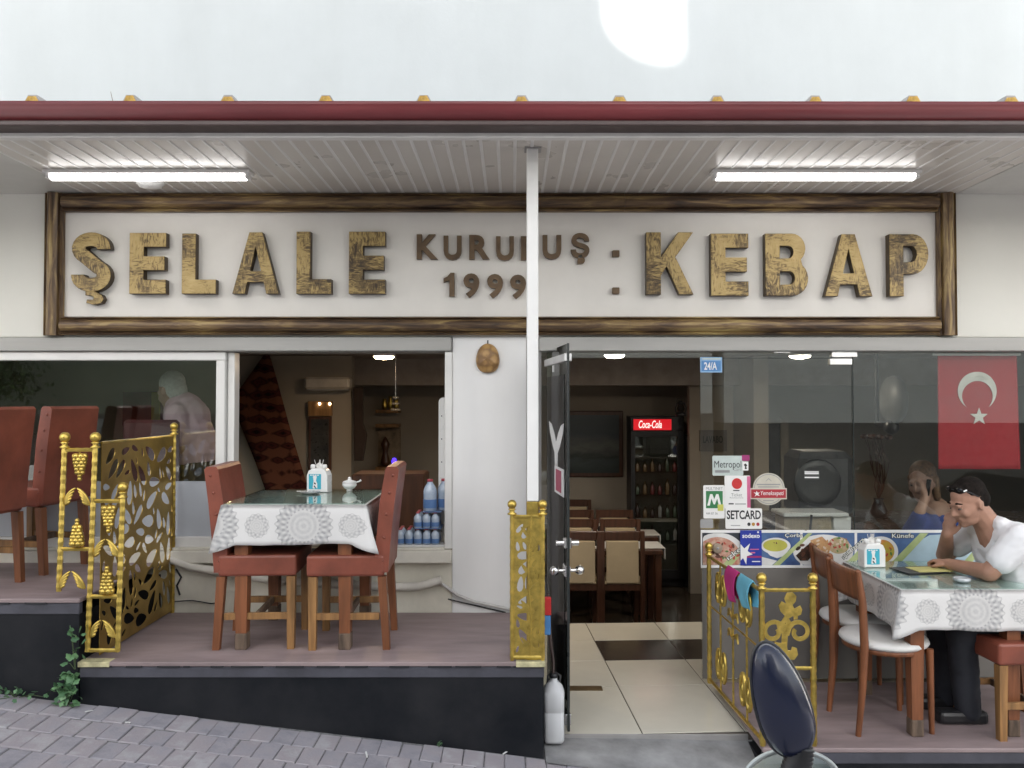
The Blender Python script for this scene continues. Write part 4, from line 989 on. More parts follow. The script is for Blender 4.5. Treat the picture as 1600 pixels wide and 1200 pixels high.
# ---- menu banner
bx0, bz0, bx1, bz1 = B(1095, 829, 1800, 886)
BY = GY - .0058
ban = thing('menu_banner', 'long menu banner of food pictures along the glass shop front', 'banner', (2.2, BY, bz0))
MB().ab((bx0, BY - .002, bz0), (bx1, BY, bz1)).build('backing', printwhite, ban)
night = mat('banner_blue', (.03, .06, .17), .45, var=.5, scale=5, bmp=0, col2=(.10, .19, .36)); dkb = mat('banner_dark', (.035, .045, .06), .45, var=.4, scale=6, bmp=0)
lime = mat('banner_green', (.28, .36, .12), .45, var=.25, scale=7, bmp=0, col2=(.48, .55, .28)); dish = mat('banner_plate', (.70, .70, .68), .4, bmp=0); bluewhite = mat('banner_ice', (.42, .56, .62), .45, var=.12, scale=5, bmp=0)
meat = mat('banner_meat', (.42, .13, .08), .45, var=.5, scale=32, bmp=0, col2=(.58, .44, .34)); soup = mat('banner_soup', (.46, .44, .08), .4, var=.1, scale=6, bmp=0); grill = mat('banner_grill', (.08, .04, .025), .45, scale=30, bmp=0, col2=(.02, .015, .01)); rice = mat('banner_rice', (.55, .34, .16), .45, scale=40, bmp=0, col2=(.32, .15, .06)); salad = mat('banner_salad', (.5, .32, .24), .45, scale=32, bmp=0, col2=(.24, .28, .08)); orange = mat('banner_orange', (.55, .18, .04), .4, scale=16, bmp=0, col2=(.35, .38, .05))
cnt = [0]
def bp(pts, m, k):
    cnt[0] += 1; y = BY - .002 - .0006 * k
    MB().shape([[(P(u, v, S1).x, P(u, v, S1).z) for u, v in pts]], y - .00001 * cnt[0], .0006).build('print', m, ban)
def clipell(cx_, cy_, rx, ry, n=36):
    return [(u, min(882.5, max(833, v))) for u, v in [(cx_ + rx * cos(2 * pi * k / n), cy_ + ry * sin(2 * pi * k / n)) for k in range(n)]]
def panel(x0, x1, m): bp([(x0, 832.5), (x1, 832.5), (x1, 883), (x0, 883)], m, 1)
panel(1097, 1250, night); panel(1254, 1335, night); panel(1339, 1560, night); panel(1562, 1760, dkb)
bp([(1097, 832.5), (1190, 832.5), (1176, 845), (1097, 883)], dkb, 1.3)
bp([(max(1098, u), v) for u, v in clipell(1122, 872, 44, 40)], dish, 2); bp([(max(1098, u), v) for u, v in clipell(1121, 871, 36, 32)], meat, 3)
bp([(1128, 883), (1160, 850), (1172, 850), (1143, 883)], lime, 4)
bp([(1190, 870), (1214, 876), (1206, 883), (1190, 883)], dish, 1.7)
bp(clipell(1212, 853, 23, 13), dish, 2.5); bp([(1192, 856), (1234, 856), (1226, 868), (1214, 872), (1203, 868)], dish, 2.3); bp(clipell(1211, 852, 19, 9.5), soup, 3)
bp([(1207, 883), (1262, 833), (1269, 833), (1218, 883)], lime, 4)
bp(clipell(1286, 862, 47, 27), dish, 2); bp([(1243, 868), (1256, 856), (1268, 846), (1278, 852), (1272, 864), (1262, 876), (1250, 876)], grill, 3); bp([(1266, 844), (1284, 838), (1298, 852), (1292, 876), (1276, 880), (1268, 866)], rice, 3.3); bp(clipell(1310, 852, 17, 13), salad, 3.2)
bp([(1318, 883), (1345, 855), (1362, 842), (1362, 852), (1331, 883)], lime, 4)
bp(clipell(1376, 862, 27, 24), dish, 2); bp(clipell(1378, 861, 19, 18), orange, 3)
bp([(1388, 883), (1437, 833), (1450, 833), (1403, 883)], lime, 4)
bp([(1404, 872), (1424, 852), (1452, 836), (1500, 833), (1530, 850), (1530, 883), (1412, 883)], bluewhite, 2)
bp([(1500, 883), (1545, 833), (1558, 833), (1514, 883)], lime, 4); bp(clipell(1600, 860, 34, 26), dish, 2); bp(clipell(1600, 859, 26, 18), salad, 3)
rs_f = random.Random(11)
def scatter(cx_, cy_, rx, ry, n_, ms_, sz):
    for q_ in range(n_):
        a_ = rs_f.uniform(0, 2 * pi); r_ = sqrt(rs_f.random()); u0, v0 = cx_ + rx * r_ * cos(a_), cy_ + ry * r_ * sin(a_)
        if v0 < 834 + sz or v0 > 881 - sz or u0 < 1099 + sz: continue
        th = rs_f.uniform(0, pi); s_ = sz * rs_f.uniform(.6, 1.2)
        bp([(u0 + s_ * cos(k_) * cos(th) - s_ * .55 * sin(k_) * sin(th), v0 + s_ * cos(k_) * sin(th) + s_ * .55 * sin(k_) * cos(th)) for k_ in [2 * pi * w__ / 7 for w__ in range(7)]], rs_f.choice(ms_), 4.2)
food = [mat('food_%s' % nm, c_, .45, bmp=0) for nm, c_ in (('red', (.42, .06, .04)), ('brown', (.12, .05, .03)), ('cream', (.62, .5, .38)), ('green', (.10, .20, .05)), ('tan', (.5, .28, .12)))]
scatter(1121, 868, 32, 28, 60, [food[0], food[2], food[0], food[1], food[3]], 3.6)
scatter(1262, 862, 18, 14, 18, [food[1], grill, food[1]], 4.2); scatter(1284, 860, 14, 18, 30, [food[4], food[2], food[4]], 3.2); scatter(1310, 850, 15, 11, 22, [food[0], food[3], food[2]], 3); scatter(1378, 860, 15, 14, 14, [orange, food[0], food[3]], 3.6)
scatter(1212, 849, 5, 2, 4, [food[1]], 1.6)
outl = mat('banner_letter', (.78, .80, .74), .5, bmp=0)
def bt(body, box, m, k, rot=0, off=0):
    x0, z0, x1, z1 = B(*box); MB().text(body, (x0, z0, x1, z1), BY - .002 - .0006 * k, .0006, off, rot).build('lettering', m, ban)
for body, box, rot in (('Çorba', (1225, 832.5, 1255, 841), 0), ('Künefe', (1392, 832.5, 1428, 841), 0), ('ızke', (1132, 860, 1160, 869), radians(38)), ('ışık Izgara', (1310, 852, 1356, 862), radians(42))):
    bt(body, box, printblack, 5, rot, .07); bt(body, (box[0] + 1, box[1] + .7, box[2] - 1, box[3] - .7), outl, 7, rot, .012)
fr = MB(); fr.ab((bx0, BY - .006, bz1 - .012), (B(1250, 0, 1251, 1)[0], BY, bz1 + .004)); fr.ab((B(1254, 0, 1255, 1)[0], BY - .006, bz1 - .012), (bx1, BY, bz1 + .004)); fr.ab((bx0, BY - .006, bz0 - .004), (bx1, BY, bz0 + .009)); fr.build('white_edge', printwhite, ban)

# ---- air freshener disc on the glass by the fence
p = P(1121.5, 857, S1 - .02); t = thing('suction_disc', 'beige round disc stuck on the banner beside the golden post', 'disc', (p.x, S1 - .01, p.z))
MB().lathe([(.031, 0), (.031, .012), (.027, .015), (.0, .015)], (p.x, S1 - .006, p.z), axis=Matrix.Rotation(pi / 2, 3, 'X')).build('body', mat('beige_disc', (.34, .27, .2), .6), t)
MB().lathe([(.009, .0152), (.008, .018), (0, .018)], (p.x, S1 - .006, p.z), axis=Matrix.Rotation(pi / 2, 3, 'X')).build('hub', greymetal, t)
# ------------------------------------------------------------------ golden fences
def grape(b, c, h, up=False):
    """bunch of small beads, tapering away from its stalk"""
    s = 1 if up else -1; rs = random.Random(4)
    for i in range(8):
        f = i / 7; r = .021 * (1 - f * .72) + .004; n_ = 6 if f < .5 else (4 if f < .85 else 1)
        for k in range(n_):
            a = 2 * pi * k / n_ + i * .6
            b.ball((c[0] + r * cos(a) * (n_ > 1), c[1] + r * .55 * sin(a) * (n_ > 1), c[2] + s * h * (.16 + .84 * f)),   .0118 + .0035 * (1 - f), 8, 6)
    b.cyl(c, (c[0], c[1], c[2] + s * h * .2), .004, n=6)
def wing(b, c, s, size=.075):
    """curled acanthus leaf reaching up to the middle"""
    for k in range(5):
        f = k / 4
        p0 = Vector((c[0] + s * size * .95, c[1], c[2] - size * .9)); 
        p2 = Vector((c[0] + s * size * (.06 + .40 * f), c[1] - .010, c[2] + size * (.36 - .95 * f)))
        p1 = p0.lerp(p2, .5) + Vector((s * size * (.20 - .35 * f), -.012, size * (.30 - .28 * f)))
        pts = [p0 * (1 - t) ** 2 + p1 * 2 * t * (1 - t) + p2 * t * t for t in [j / 6 for j in range(7)]]
        b.tube(pts, [.005, .007, .008, .0085, .008, .007, .004], 6)
def rod(b, p, q, r=.0115, twist=True):
    p, q = Vector(p), Vector(q); L = (q - p).length; n_ = max(2, int(L / .022))
    pts = [p.lerp(q, k / n_) for k in range(n_ + 1)]
    b.tube(pts, [r * (1.12 if (k % 2 and twist) else .95) for k in range(n_ + 1)], 6, smooth=False)
def finial(parent, c, r=.026):
    MB().lathe([(.022, 0), (.024, .006), (.014, .012), (.012, .02), (.022, .028), (.010, .032)], c, n=14).build('finial_base', gold, parent)
    MB().ball((c[0], c[1], c[2] + .030 + r * .92), r).build('finial_ball', gold, parent)
def gold_sheet_loops(w, h, seed, lmin, lmax, tries, x0=0, z0=0):
    """laser-cut sheet: outline and leaf shaped openings that never touch, arching in sprays"""
    rs = random.Random(seed); loops = [[(x0, z0), (x0 + w, z0), (x0 + w, z0 + h), (x0, z0 + h)]]; discs = []
    for k in range(tries):
        L = lmax + (lmin - lmax) * (k / tries) ** .6; W = L * rs.uniform(.34, .5)
        cx, cy = rs.uniform(0, w), rs.uniform(0, h)
        a = 1.1 * sin(cx * 9 + 2.2 * sin(cy * 7)) + pi / 2 + rs.uniform(-.5, .5) + (.9 if int(cy * 6) % 2 else -.9)
        mine = [(cx + L * t * cos(a), cy + L * t * sin(a), W * (1.0 if t == 0 else (.80 if abs(t) == .45 else .42))) for t in (-.85, -.45, 0, .45, .85)]
        gap = .0065 * (lmax / .05)
        if any(x - r < .012 or x + r > w - .012 or z - r < .014 or z + r > h - .03 for x, z, r in mine): continue
        if any((x - u) ** 2 + (z - v) ** 2 < (r + q + gap) ** 2 for x, z, r in mine for u, v, q in discs): continue
        discs += mine; loops.append(leaf_loop(x0 + cx, z0 + cy, L, W, a, 12))
    return loops
def leaf_loop(cx, cy, L, W, a, n_=10):
    pts = []
    for k in range(n_):
        t = 2 * pi * k / n_; u = L * cos(t); v = W * sin(t) * (1 - .35 * cos(t)) 
        pts.append((cx + u * cos(a) - v * sin(a), cy + u * sin(a) + v * cos(a)))
    return pts

y = FY + .02
def FP(px, py): return P(px, py, y)
fz = thing('gold_fence', 'stepped golden fence with grape bunches beside the left step', 'fence', (FP(148, 900).x, y, .47))
posts = [((101, 700), (92, 924)), ((149, 700), (137, 1018)), ((192, 778), (184, 1018))]
for a, b in posts:
    m_ = MB(); rod(m_, FP(*a), FP(*b), .013); m_.build('post', gold, fz)
    finial(fz, FP(*a))
for a, b in (((100, 703), (149, 703)), ((96, 858), (141, 858)), ((147, 783), (192, 783)), ((141, 932), (186, 932)), ((136, 1016), (185, 1016))):
    m_ = MB(); rod(m_, FP(*a), FP(*b), .0105); m_.build('rail', gold, fz)
for (px, py), up in (((125, 706), False), ((120, 856), True), ((170, 787), False), ((167, 930), True)):
    m_ = MB(); c = FP(px, py); grape(m_, c, .135, up); m_.build('grape_bunch', gold, fz)
for px, py in ((121, 770), (113, 900), (167, 850), (161, 976)):
    for s in (-1, 1):
        m_ = MB(); wing(m_, FP(px, py), s, .068); m_.build('leaf', gold, fz)
# perpendicular laser-cut sheet
sx = FP(149, 800).x + .012
sh_w, sh_h = .86, 1.06
loops = gold_sheet_loops(sh_w, sh_h, 12, .022, .075, 1700)
z0 = .485; y0 = FY + .05
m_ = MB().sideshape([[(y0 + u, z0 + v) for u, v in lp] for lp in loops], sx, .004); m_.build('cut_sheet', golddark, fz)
m_ = MB(); rod(m_, (sx, y0 + sh_w, .47), (sx, y0 + sh_w, 1.55), .013); m_.build('post', gold, fz); finial(fz, (sx, y0 + sh_w, 1.55), .023)
m_ = MB(); rod(m_, (sx, y0, z0 + sh_h), (sx, y0 + sh_w, z0 + sh_h), .007, False); m_.build('rail', gold, fz)

fy2 = FY + .015; y = fy2
p0, p1 = P(800, 1030, y), P(848, 1030, y); zt3 = P(0, 806, y).z
fn = thing('gold_fence', 'narrow golden leaf panel at the foot of the white canopy post', 'fence', ((p0.x + p1.x) / 2, y, .47))
for x in (p0.x, p1.x):
    m_ = MB(); rod(m_, (x, y, .47), (x, y, zt3 + .005), .0105); m_.build('post', gold, fn); finial(fn, (x, y, zt3 + .006), .023)
for z in (zt3 - .004, .485):
    m_ = MB(); rod(m_, (p0.x, y, z), (p1.x, y, z), .010); m_.build('rail', gold, fn)
pw, ph = p1.x - p0.x - .01, zt3 - .495
lo = gold_sheet_loops(pw, ph, 9, .014, .045, 900, p0.x + .005, .49)
MB().shape(lo, y - .002, .004).build('cut_sheet', gold, fn)
for k in range(7):                                           # raised stalk and leaves on the sheet
    zc = .53 + ph * k / 7.6; s = 1 if k % 2 else -1
    m_ = MB(); xc = p0.x + pw * .62
    m_.shape([leaf_loop(xc + s * .022, zc + .03, .034, .010, (.9 if s > 0 else 2.25), 12)], y - .006, .0035); m_.build('raised_leaf', gold, fn)
m_ = MB(); m_.tube([(p0.x + pw * .62 + .008 * sin(k), y - .006, .50 + ph * k / 8) for k in range(9)], .004, 6); m_.build('stalk', gold, fn)
gp = thing('green_tag', 'bright green paper tag tucked behind the golden leaf panel', 'tag', (P(836, 825, y + .02).x, y + .02, P(836, 850, y).z))
q = [P(u, v, y + .02) for u, v in ((833, 806), (845, 803), (852, 838), (846, 842), (834, 832))]
MB().shape([[(v.x, v.z) for v in q]], y + .018, .003).build('paper', mat('green_paper', (.10, .42, .06), .6, bmp=0), gp)

# right fence: front screen and the side screen running back to the glass
y = FY + .02
fr_ = thing('gold_fence', 'golden fence with scrollwork around the right platform behind the scooter mirror', 'fence', (P(1230, 1000, y).x, y, .05))
p0, p1 = P(1190, 920, y), P(1270, 920, y); zt4 = p0.z
for p in (p0, p1):
    m_ = MB(); rod(m_, (p.x, y, .05), (p.x, y, zt4), .014); m_.build('post', gold, fr_); finial(fr_, (p.x, y, zt4), .026)
for py in (922, 1044, 1155):
    z = P(0, py, y).z; m_ = MB(); rod(m_, (p0.x, y, z), (p1.x, y, z), .010); m_.build('rail', gold, fr_)
def SX(u, v): q_ = P(u, v, y); return (q_.x, q_.z)
def flat(loop, k=0, m=gold, nm='scroll'):
    MB().shape([loop], y - .004 - .0012 * k, .006).build(nm, m, fr_)
def st2(pts, w): return stroke([SX(*p) for p in pts], w)
flat([SX(*p) for p in ((1229, 926), (1238, 925), (1244, 931), (1243, 939), (1238, 945), (1241, 951), (1250, 946), (1253, 952), (1251, 960), (1246, 962), (1246, 967), (1240, 968), (1239, 962), (1232, 966), (1236, 972), (1241, 973), (1239, 979), (1231, 981), (1230, 1000), (1228, 1028), (1221, 1028), (1221, 990), (1215, 985), (1213, 975), (1221, 970), (1226, 962), (1219, 955), (1216, 946), (1221, 939), (1228, 943), (1225, 935))], 1)
def curl(cx, cy, r, s, a0, a1):
    return [(cx + s * r * (1 - .55 * k / 22) * cos(radians(a0 + (a1 - a0) * k / 22)), cy - r * (1 - .55 * k / 22) * sin(radians(a0 + (a1 - a0) * k / 22))) for k in range(23)]
for s in (-1, 1):
    cx = 1228 + s * 20
    flat(stroke([SX(u, v) for u, v in [(1229, 992), (1228 + s * 5, 980)] + curl(cx, 987, 16.5, s, 130, -215)], .021), 2 + (s > 0))
flat([SX(*p) for p in ((1217, 1004), (1210, 1002), (1208, 1010), (1214, 1017), (1222, 1020), (1225, 1030), (1240, 1030), (1246, 1022), (1244, 1012), (1237, 1010), (1235, 1016), (1230, 1016), (1228, 1004))], 4)
m_ = MB().ball((p1.x - .0, y, P(0, 1046, y).z), .012)
m_.build('joint_bead', gold, fr_)
# side screen
xb_ = 1.195; yb = -.03
def side(t, z): return Vector((p0.x + (xb_ - p0.x) * t, y + (yb - y) * t, z))
m_ = MB(); rod(m_, side(1, .05), side(1, zt4 + .0), .013); m_.build('post', gold, fr_); finial(fr_, tuple(side(1, zt4)), .024)
for z, r in ((zt4 - .01, .010), (.075, .011), (.52, .0055)):
    m_ = MB(); rod(m_, side(0, z), side(1, z), r, z > .6); m_.build('rail', gold, fr_)
for t in (.25, .5, .75):
    m_ = MB(); rod(m_, side(t, .075), side(t, zt4 - .01), .0055); m_.build('bar', gold, fr_)
for t, zc in ((.27, .66), (.74, .66), (.27, .22), (.74, .22)):
    for s in (-1, 1):
        c = side(t, zc); dirv = (side(1, 0) - side(0, 0)).normalized()
        pts = [c + dirv * (s * (.045 + .035 * cos(a)) ) + Vector((0, 0, .075 * sin(a) * (1.2 if sin(a) > 0 else 1))) for a in [pi - 2 * pi * k / 20 for k in range(21)]]
        m_ = MB(); m_.tube(pts, .010, 6); m_.ball(c + dirv * s * .045, (.018, .02, .045), 8, 6); m_.build('scroll', gold, fr_)
for s in (-1, 1):
    for z in (.45, .56):
        c = side(.5, z); dirv = (side(1, 0) - side(0, 0)).normalized(); m_ = MB()
        m_.tube([c, c + dirv * s * .06 + Vector((0, 0, .03)), c + dirv * s * .085 + Vector((0, 0, -.01))], [.011, .012, .004], 6); m_.build('scroll', gold, fr_)

def hang_cloth(name, label, t0, t1, drop, m, bulge):
    t = thing(name, label, 'cloth', side((t0 + t1) / 2, zt4 - .05))
    for sgn, dr in ((-1, drop), (1, drop * .9)):
        def fn(u, v):
            q_ = side(t0 + (t1 - t0) * u + .012 * sin(v * 5) * v, zt4 + .004 - dr * v * (1 - .15 * abs(u - .5)))
            k_ = .013 * min(1, v * 8) + bulge * sin(pi * min(1, v)) + .007 * sin(u * 9 + v * 2) * v
            return q_ + Vector((-k_ * sgn * -1, 0, .010 * (1 - min(1, v * 8))))
        o_ = MB().grid(fn, 14, 16).build('fold', m, t); md_ = o_.modifiers.new('t', 'SOLIDIFY'); md_.thickness = .003
hang_cloth('cleaning_cloth', 'magenta cleaning cloth hung over the golden side rail', .38, .58, .17, mat('cloth_pink', (.52, .03, .20), .85, var=.08, bmp=.2, bscale=200), .01)
hang_cloth('cleaning_cloth', 'light blue cleaning cloth hung over the golden side rail', .13, .34, .15, mat('cloth_blue', (.15, .46, .60), .85, var=.08, bmp=.2, bscale=200), .012)

# ------------------------------------------------------------------ leather chairs
def leather_chair(tapered=True):
    """seat faces +x, base at the origin"""
    t = thing('leather_chair', 'x', 'chair')
    W = .41
    prof = [(-.20, .40), (-.15, .40), (-.158, .55), (-.175, .75), (-.205, .93), (-.215, .945), (-.262, .945), (-.275, .93), (-.252, .75), (-.232, .55), (-.222, .40)]
    b = MB(); b.prism(prof, (0, -W / 2, 0), (0, W / 2, 0), (Vector((1, 0, 0)), Vector((0, 0, 1))))
    bmesh.ops.bevel(b.b, geom=[e for e in b.b.edges if len(e.link_faces) == 2 and e.calc_face_angle(0) > 1.2], offset=.012, segments=2, affect='EDGES')
    b.build('backrest', terra, t, True)
    b = MB(); b.box((-.002, 0, .435), (.40, W + .01, .11), .014, seg=2)
    b.build('seat', terra, t, True)
    for sx, sy in ((-.188, 1), (-.188, -1), (.168, 1), (.168, -1)):
        h = .378; b = MB(); x0 = sx - (.025 if sx < 0 else 0)
        b.hexa([Vector((x0 + dx, sy * (W / 2 - .028) + dy, 0)) for dx, dy in ((-.018, -.018), (.018, -.018), (.018, .018), (-.018, .018))] + [Vector((sx + dx, sy * (W / 2 - .026) + dy, h)) for dx, dy in ((-.022, -.022), (.022, -.022), (.022, .022), (-.022, .022))])
        b.build('leg', woodhoney if sx > 0 else woodred, t, True)
    for sy in (1, -1): MB().box((-.01, sy * (W / 2 - .027), .17), (.33, .02, .035), .002).build('stretcher', woodhoney, t, True)
    MB().box((-.01, 0, .171), (.02, W - .09, .034), .002).build('stretcher', woodworn, t, True)
    stud = None
    for sy in (-1, 1):
        for k, (x, z) in enumerate(((-.188, .46), (-.194, .58), (-.206, .70), (-.222, .81), (-.24, .90), (-.185, .405))):
            pos = (x - .005, sy * (W / 2 + .001), z)
            if stud is None: stud = MB().ball((0, 0, 0), (.008, .005, .008), 8, 6).build('stud', terra, None); stud.location = pos; stud.parent = t
            else: share(stud, 'stud', pos, t)
    return t
ch0 = leather_chair()
CH = [((-1.325, -.55, .47), radians(3), 'terracotta leather chair at the left side of the lace covered table by the window'),
      ((-.868, -.56, .47), radians(182), 'terracotta leather chair at the right side of the lace covered table by the window'),
      ((-2.885, -.70, .78), radians(172), 'terracotta leather chair on the higher platform nearest the left frame edge'),
      ((-2.80, -.20, .78), radians(168), 'terracotta leather chair on the higher platform close to the window and fence'),
      ((2.62, -.66, .05), radians(183), 'terracotta leather chair the man sits on at the right table')]
for i, (loc, rz, lab) in enumerate(CH):
    o = ch0 if i == 0 else dup(ch0)
    o.location = loc; o.rotation_euler = (0, 0, rz); o['label'] = lab; o['group'] = 'terracotta leather chairs'
    if loc[2] > .7: o.scale = (1, .90, 1)
# white seated bentwood chairs
def white_chair():
    t = thing('dining_chair', 'x', 'chair'); W = .40
    for s in (-1, 1):
        pts = [Vector((-.222, s * .165, 0)), Vector((-.198, s * .17, .25)), Vector((-.19, s * .175, .45)), Vector((-.198, s * .175, .68)), Vector((-.218, s * .17, .83))]
        MB().tube(pts, [.014, .018, .021, .019, .015], 10).build('back_leg', woodred, t, True)
        MB().tube([(.17, s * .155, 0), (.165, s * .15, .43)], [.013, .02], 10).build('front_leg', woodred, t, True)
    MB().lathe([(.15, .405), (.205, .405), (.205, .43), (.15, .43)], n=28).build('apron', woodred, t, True)
    MB().lathe([(0, .431), (.21, .431), (.222, .445), (.215, .462), (.17, .470), (0, .472)], n=32).build('seat', whiteleather, t, True)
    def fn(u, v): 
        a = -1 + 2 * u; return Vector((-.196 - .020 * v - .02 * (1 - a * a), a * .165, .68 + .15 * v))
    o_ = MB().grid(fn, 12, 6).build('backrest', woodred, t, True); md_ = o_.modifiers.new('t', 'SOLIDIFY'); md_.thickness = .018
    for s in (-1, 1): MB().ball((-.219, s * .17, .832), (.016, .016, .012), 10, 7).build('knob', woodred, t, True)
    return t
wc = white_chair()
for i, (x, y_, rz, lab) in enumerate(((1.975, -.62, radians(3), 'brown wooden chair with round white seat nearest the street by the right table'), (2.03, -.20, radians(-4), 'brown wooden chair with round white seat tucked behind beside the shop window'))):
    o = wc if i == 0 else dup(wc)
    o.location = (x, y_, .05); o.rotation_euler = (0, 0, rz); o['label'] = lab; o['group'] = 'white seated wooden chairs'

# ------------------------------------------------------------------ tables, cloths
def lace():
    """printed lace rosettes: one colour pattern flat on the cloth"""
    m = bpy.data.materials.new('lace_cloth'); n, b = nodes(m)
    t = n.nodes.new('ShaderNodeTexCoord'); s = n.nodes.new('ShaderNodeSeparateXYZ'); n.links.new(t.outputs['UV'], s.inputs[0])
    u, v = s.outputs[0], s.outputs[1]
    def rosette(cu, R, petals):
        du = mathn(n, 'SUBTRACT', u, cu); dv = mathn(n, 'SUBTRACT', v, .115)
        r = mathn(n, 'SQRT', mathn(n, 'ADD', mathn(n, 'MULTIPLY', du, du), mathn(n, 'MULTIPLY', dv, dv)))
        a = mathn(n, 'ARCTAN2', dv, du)
        rn = mathn(n, 'DIVIDE', r, R)
        rings = mathn(n, 'MULTIPLY', mathn(n, 'SINE', mathn(n, 'MULTIPLY', rn, 34)), .5)
        pet = mathn(n, 'MULTIPLY', mathn(n, 'SINE', mathn(n, 'MULTIPLY', a, petals)), mathn(n, 'SINE', mathn(n, 'MULTIPLY', rn, 15)))
        inner = mathn(n, 'LESS_THAN', rn, .55)
        outer = mathn(n, 'MULTIPLY', mathn(n, 'GREATER_THAN', rn, .55), mathn(n, 'LESS_THAN', mathn(n, 'ADD', rn, mathn(n, 'MULTIPLY', mathn(n, 'SINE', mathn(n, 'MULTIPLY', a, petals)), .05)), 1.0))
        pa = mathn(n, 'MULTIPLY', inner, mathn(n, 'ADD', .34, mathn(n, 'MULTIPLY', rings, .22)))
        pb = mathn(n, 'MULTIPLY', outer, mathn(n, 'ADD', .50, mathn(n, 'MULTIPLY', pet, .42)))
        return mathn(n, 'ADD', pa, pb)
    um = mathn(n, 'SUBTRACT', mathn(n, 'MODULO', mathn(n, 'ADD', u, 10), .48), .24)
    u0 = u; u = um
    big = rosette(0.0, .145, 24)
    u = mathn(n, 'SUBTRACT', mathn(n, 'MODULO', mathn(n, 'ADD', u0, 10.24), .48), .24)
    small = rosette(0.0, .062, 12)
    f = mathn(n, 'MAXIMUM', big, mathn(n, 'MULTIPLY', small, .75))
    br = noise(n, t.outputs['UV'], 75, 4, .7)
    f = mathn(n, 'MULTIPLY', f, mathn(n, 'ADD', .25, mathn(n, 'MULTIPLY', br, 1.5)))
    n.links.new(ramp(n, f, [(.0, (.68, .67, .65)), (.25, (.57, .56, .54)), (.55, (.46, .455, .45)), (.9, (.31, .31, .31))]), b.inputs['Base Color'])
    b.inputs['Roughness'].default_value = .6; bump(n, b, noise(n, t.outputs['UV'], 30, 4), .15, .006); return m
lacem = lace()
def cloth(name, label, x0, x1, y0, y1, z, drop, seed, ulead=0):
    rs = random.Random(seed); r = .018
    per = []
    def edge(p, q, n_):
        for k in range(n_): per.append((p[0] + (q[0] - p[0]) * k / n_, p[1] + (q[1] - p[1]) * k / n_))
    n1, n2 = 44, 34
    edge((x0, y0), (x1, y0), n1); edge((x1, y0), (x1, y1), n2); edge((x1, y1), (x0, y1), n1); edge((x0, y1), (x0, y0), n2)
    N = len(per); b = MB(); rows = 9; vs = []; uv = []
    ph = [rs.uniform(0, 6) for _ in range(4)]
    for j in range(rows + 1):
        f = j / rows; ss = 0
        for i, (px, py) in enumerate(per):
            cxn = (px - (x0 + x1) / 2) / ((x1 - x0) / 2); cyn = (py - (y0 + y1) / 2) / ((y1 - y0) / 2)
            dc = min(sqrt((px - a) ** 2 + (py - c) ** 2) for a in (x0, x1) for c in (y0, y1))
            cor = max(0, 1 - dc / .075); 
            ox = 1 if cxn > .999 else (-1 if cxn < -.999 else 0); oy = 1 if cyn > .999 else (-1 if cyn < -.999 else 0)
            if cor > 0: 
                dv = Vector((cxn, cyn)); dv = Vector((1 if cxn > 0 else -1, (1 if cyn > 0 else -1) * .35)).normalized()
                o_ = Vector((ox, oy)).normalized() * (1 - cor) + dv * cor
            else: o_ = Vector((ox, oy))
            wob = .006 * sin(px * 21 + py * 17 + ph[0]) + .004 * sin(px * 47 - py * 39 + ph[1])
            flare = f ** 1.3 * (.006 + wob + .055 * cor ** 1.5) + .006 * min(1, f * 5)
            dz = drop * (1 + .24 * cor + .02 * sin(px * 9 + ph[2])) * f
            vs.append(Vector((px + o_.x * flare, py + o_.y * flare, z - dz))); uv.append((px - x0 - .107 + ulead if abs(oy) else py + .1, drop - dz + .02))
    fs = [(j * N + i, j * N + (i + 1) % N, (j + 1) * N + (i + 1) % N, (j + 1) * N + i) for j in range(rows) for i in range(N)]
    ci = len(vs); vs.append(Vector(((x0 + x1) / 2, (y0 + y1) / 2, z))); uv.append((0, .5))
    me = bpy.data.meshes.new(name)
    top = [tuple(range(N))]
    me.from_pydata(vs[:-1], [], fs + top); ul = me.uv_layers.new(name='UVMap')
    for lp in me.loops: ul.data[lp.index].uv = uv[lp.vertex_index]
    for p in me.polygons: p.use_smooth = len(p.vertices) == 4
    me.materials.append(lacem); o_ = bpy.data.objects.new(name, me); COL.objects.link(o_)
    md_ = o_.modifiers.new('t', 'SOLIDIFY'); md_.thickness = .0018; md_.offset = -1
    return tag(o_, label, 'tablecloth', 'lace tablecloths')
def table(label, lab_c, lab_g, x0, x1, y0, y1, zf, seed, ul=0, h=.75):
    t = thing('dining_table', label, 'table', ((x0 + x1) / 2, (y0 + y1) / 2, zf), 'outdoor dining tables')
    z = zf + h
    MB().ab((x0 + .004, y0 + .004, z - .045), (x1 - .004, y1 - .004, z - .006), .004).build('tabletop', woodred, t)
    MB().ab((x0 + .05, y0 + .05, z - .13), (x1 - .05, y1 - .05, z - .046)).build('apron', wooddark, t)
    for lx in (x0 + .09, x1 - .11):
        for ly in (y0 + .06, y1 - .06):
            lg = MB(); lg.hexa([Vector((lx + a, ly + c, zf + .085)) for a, c in ((-.028, -.028), (.028, -.028), (.028, .028), (-.028, .028))] + [Vector((lx + a, ly + c, z - .1305)) for a, c in ((-.036, -.036), (.036, -.036), (.036, .036), (-.036, .036))])
            lo_ = lg.build('leg', woodred, t)
            ft = MB().box((lx, ly, zf + .042), (.062, .062, .084), .004).build('foot_cap', woodworn, lo_)
    cloth('tablecloth', lab_c, x0 - .004, x1 + .004, y0 - .004, y1 + .004, z, .20, seed, ul)
    tag(MB().ab((x0 + .002, y0 + .002, z + .0035), (x1 - .002, y1 - .002, z + .0085), .001).build('glass_sheet', top_glass), lab_g, 'glass sheet', 'glass table sheets')
    return t
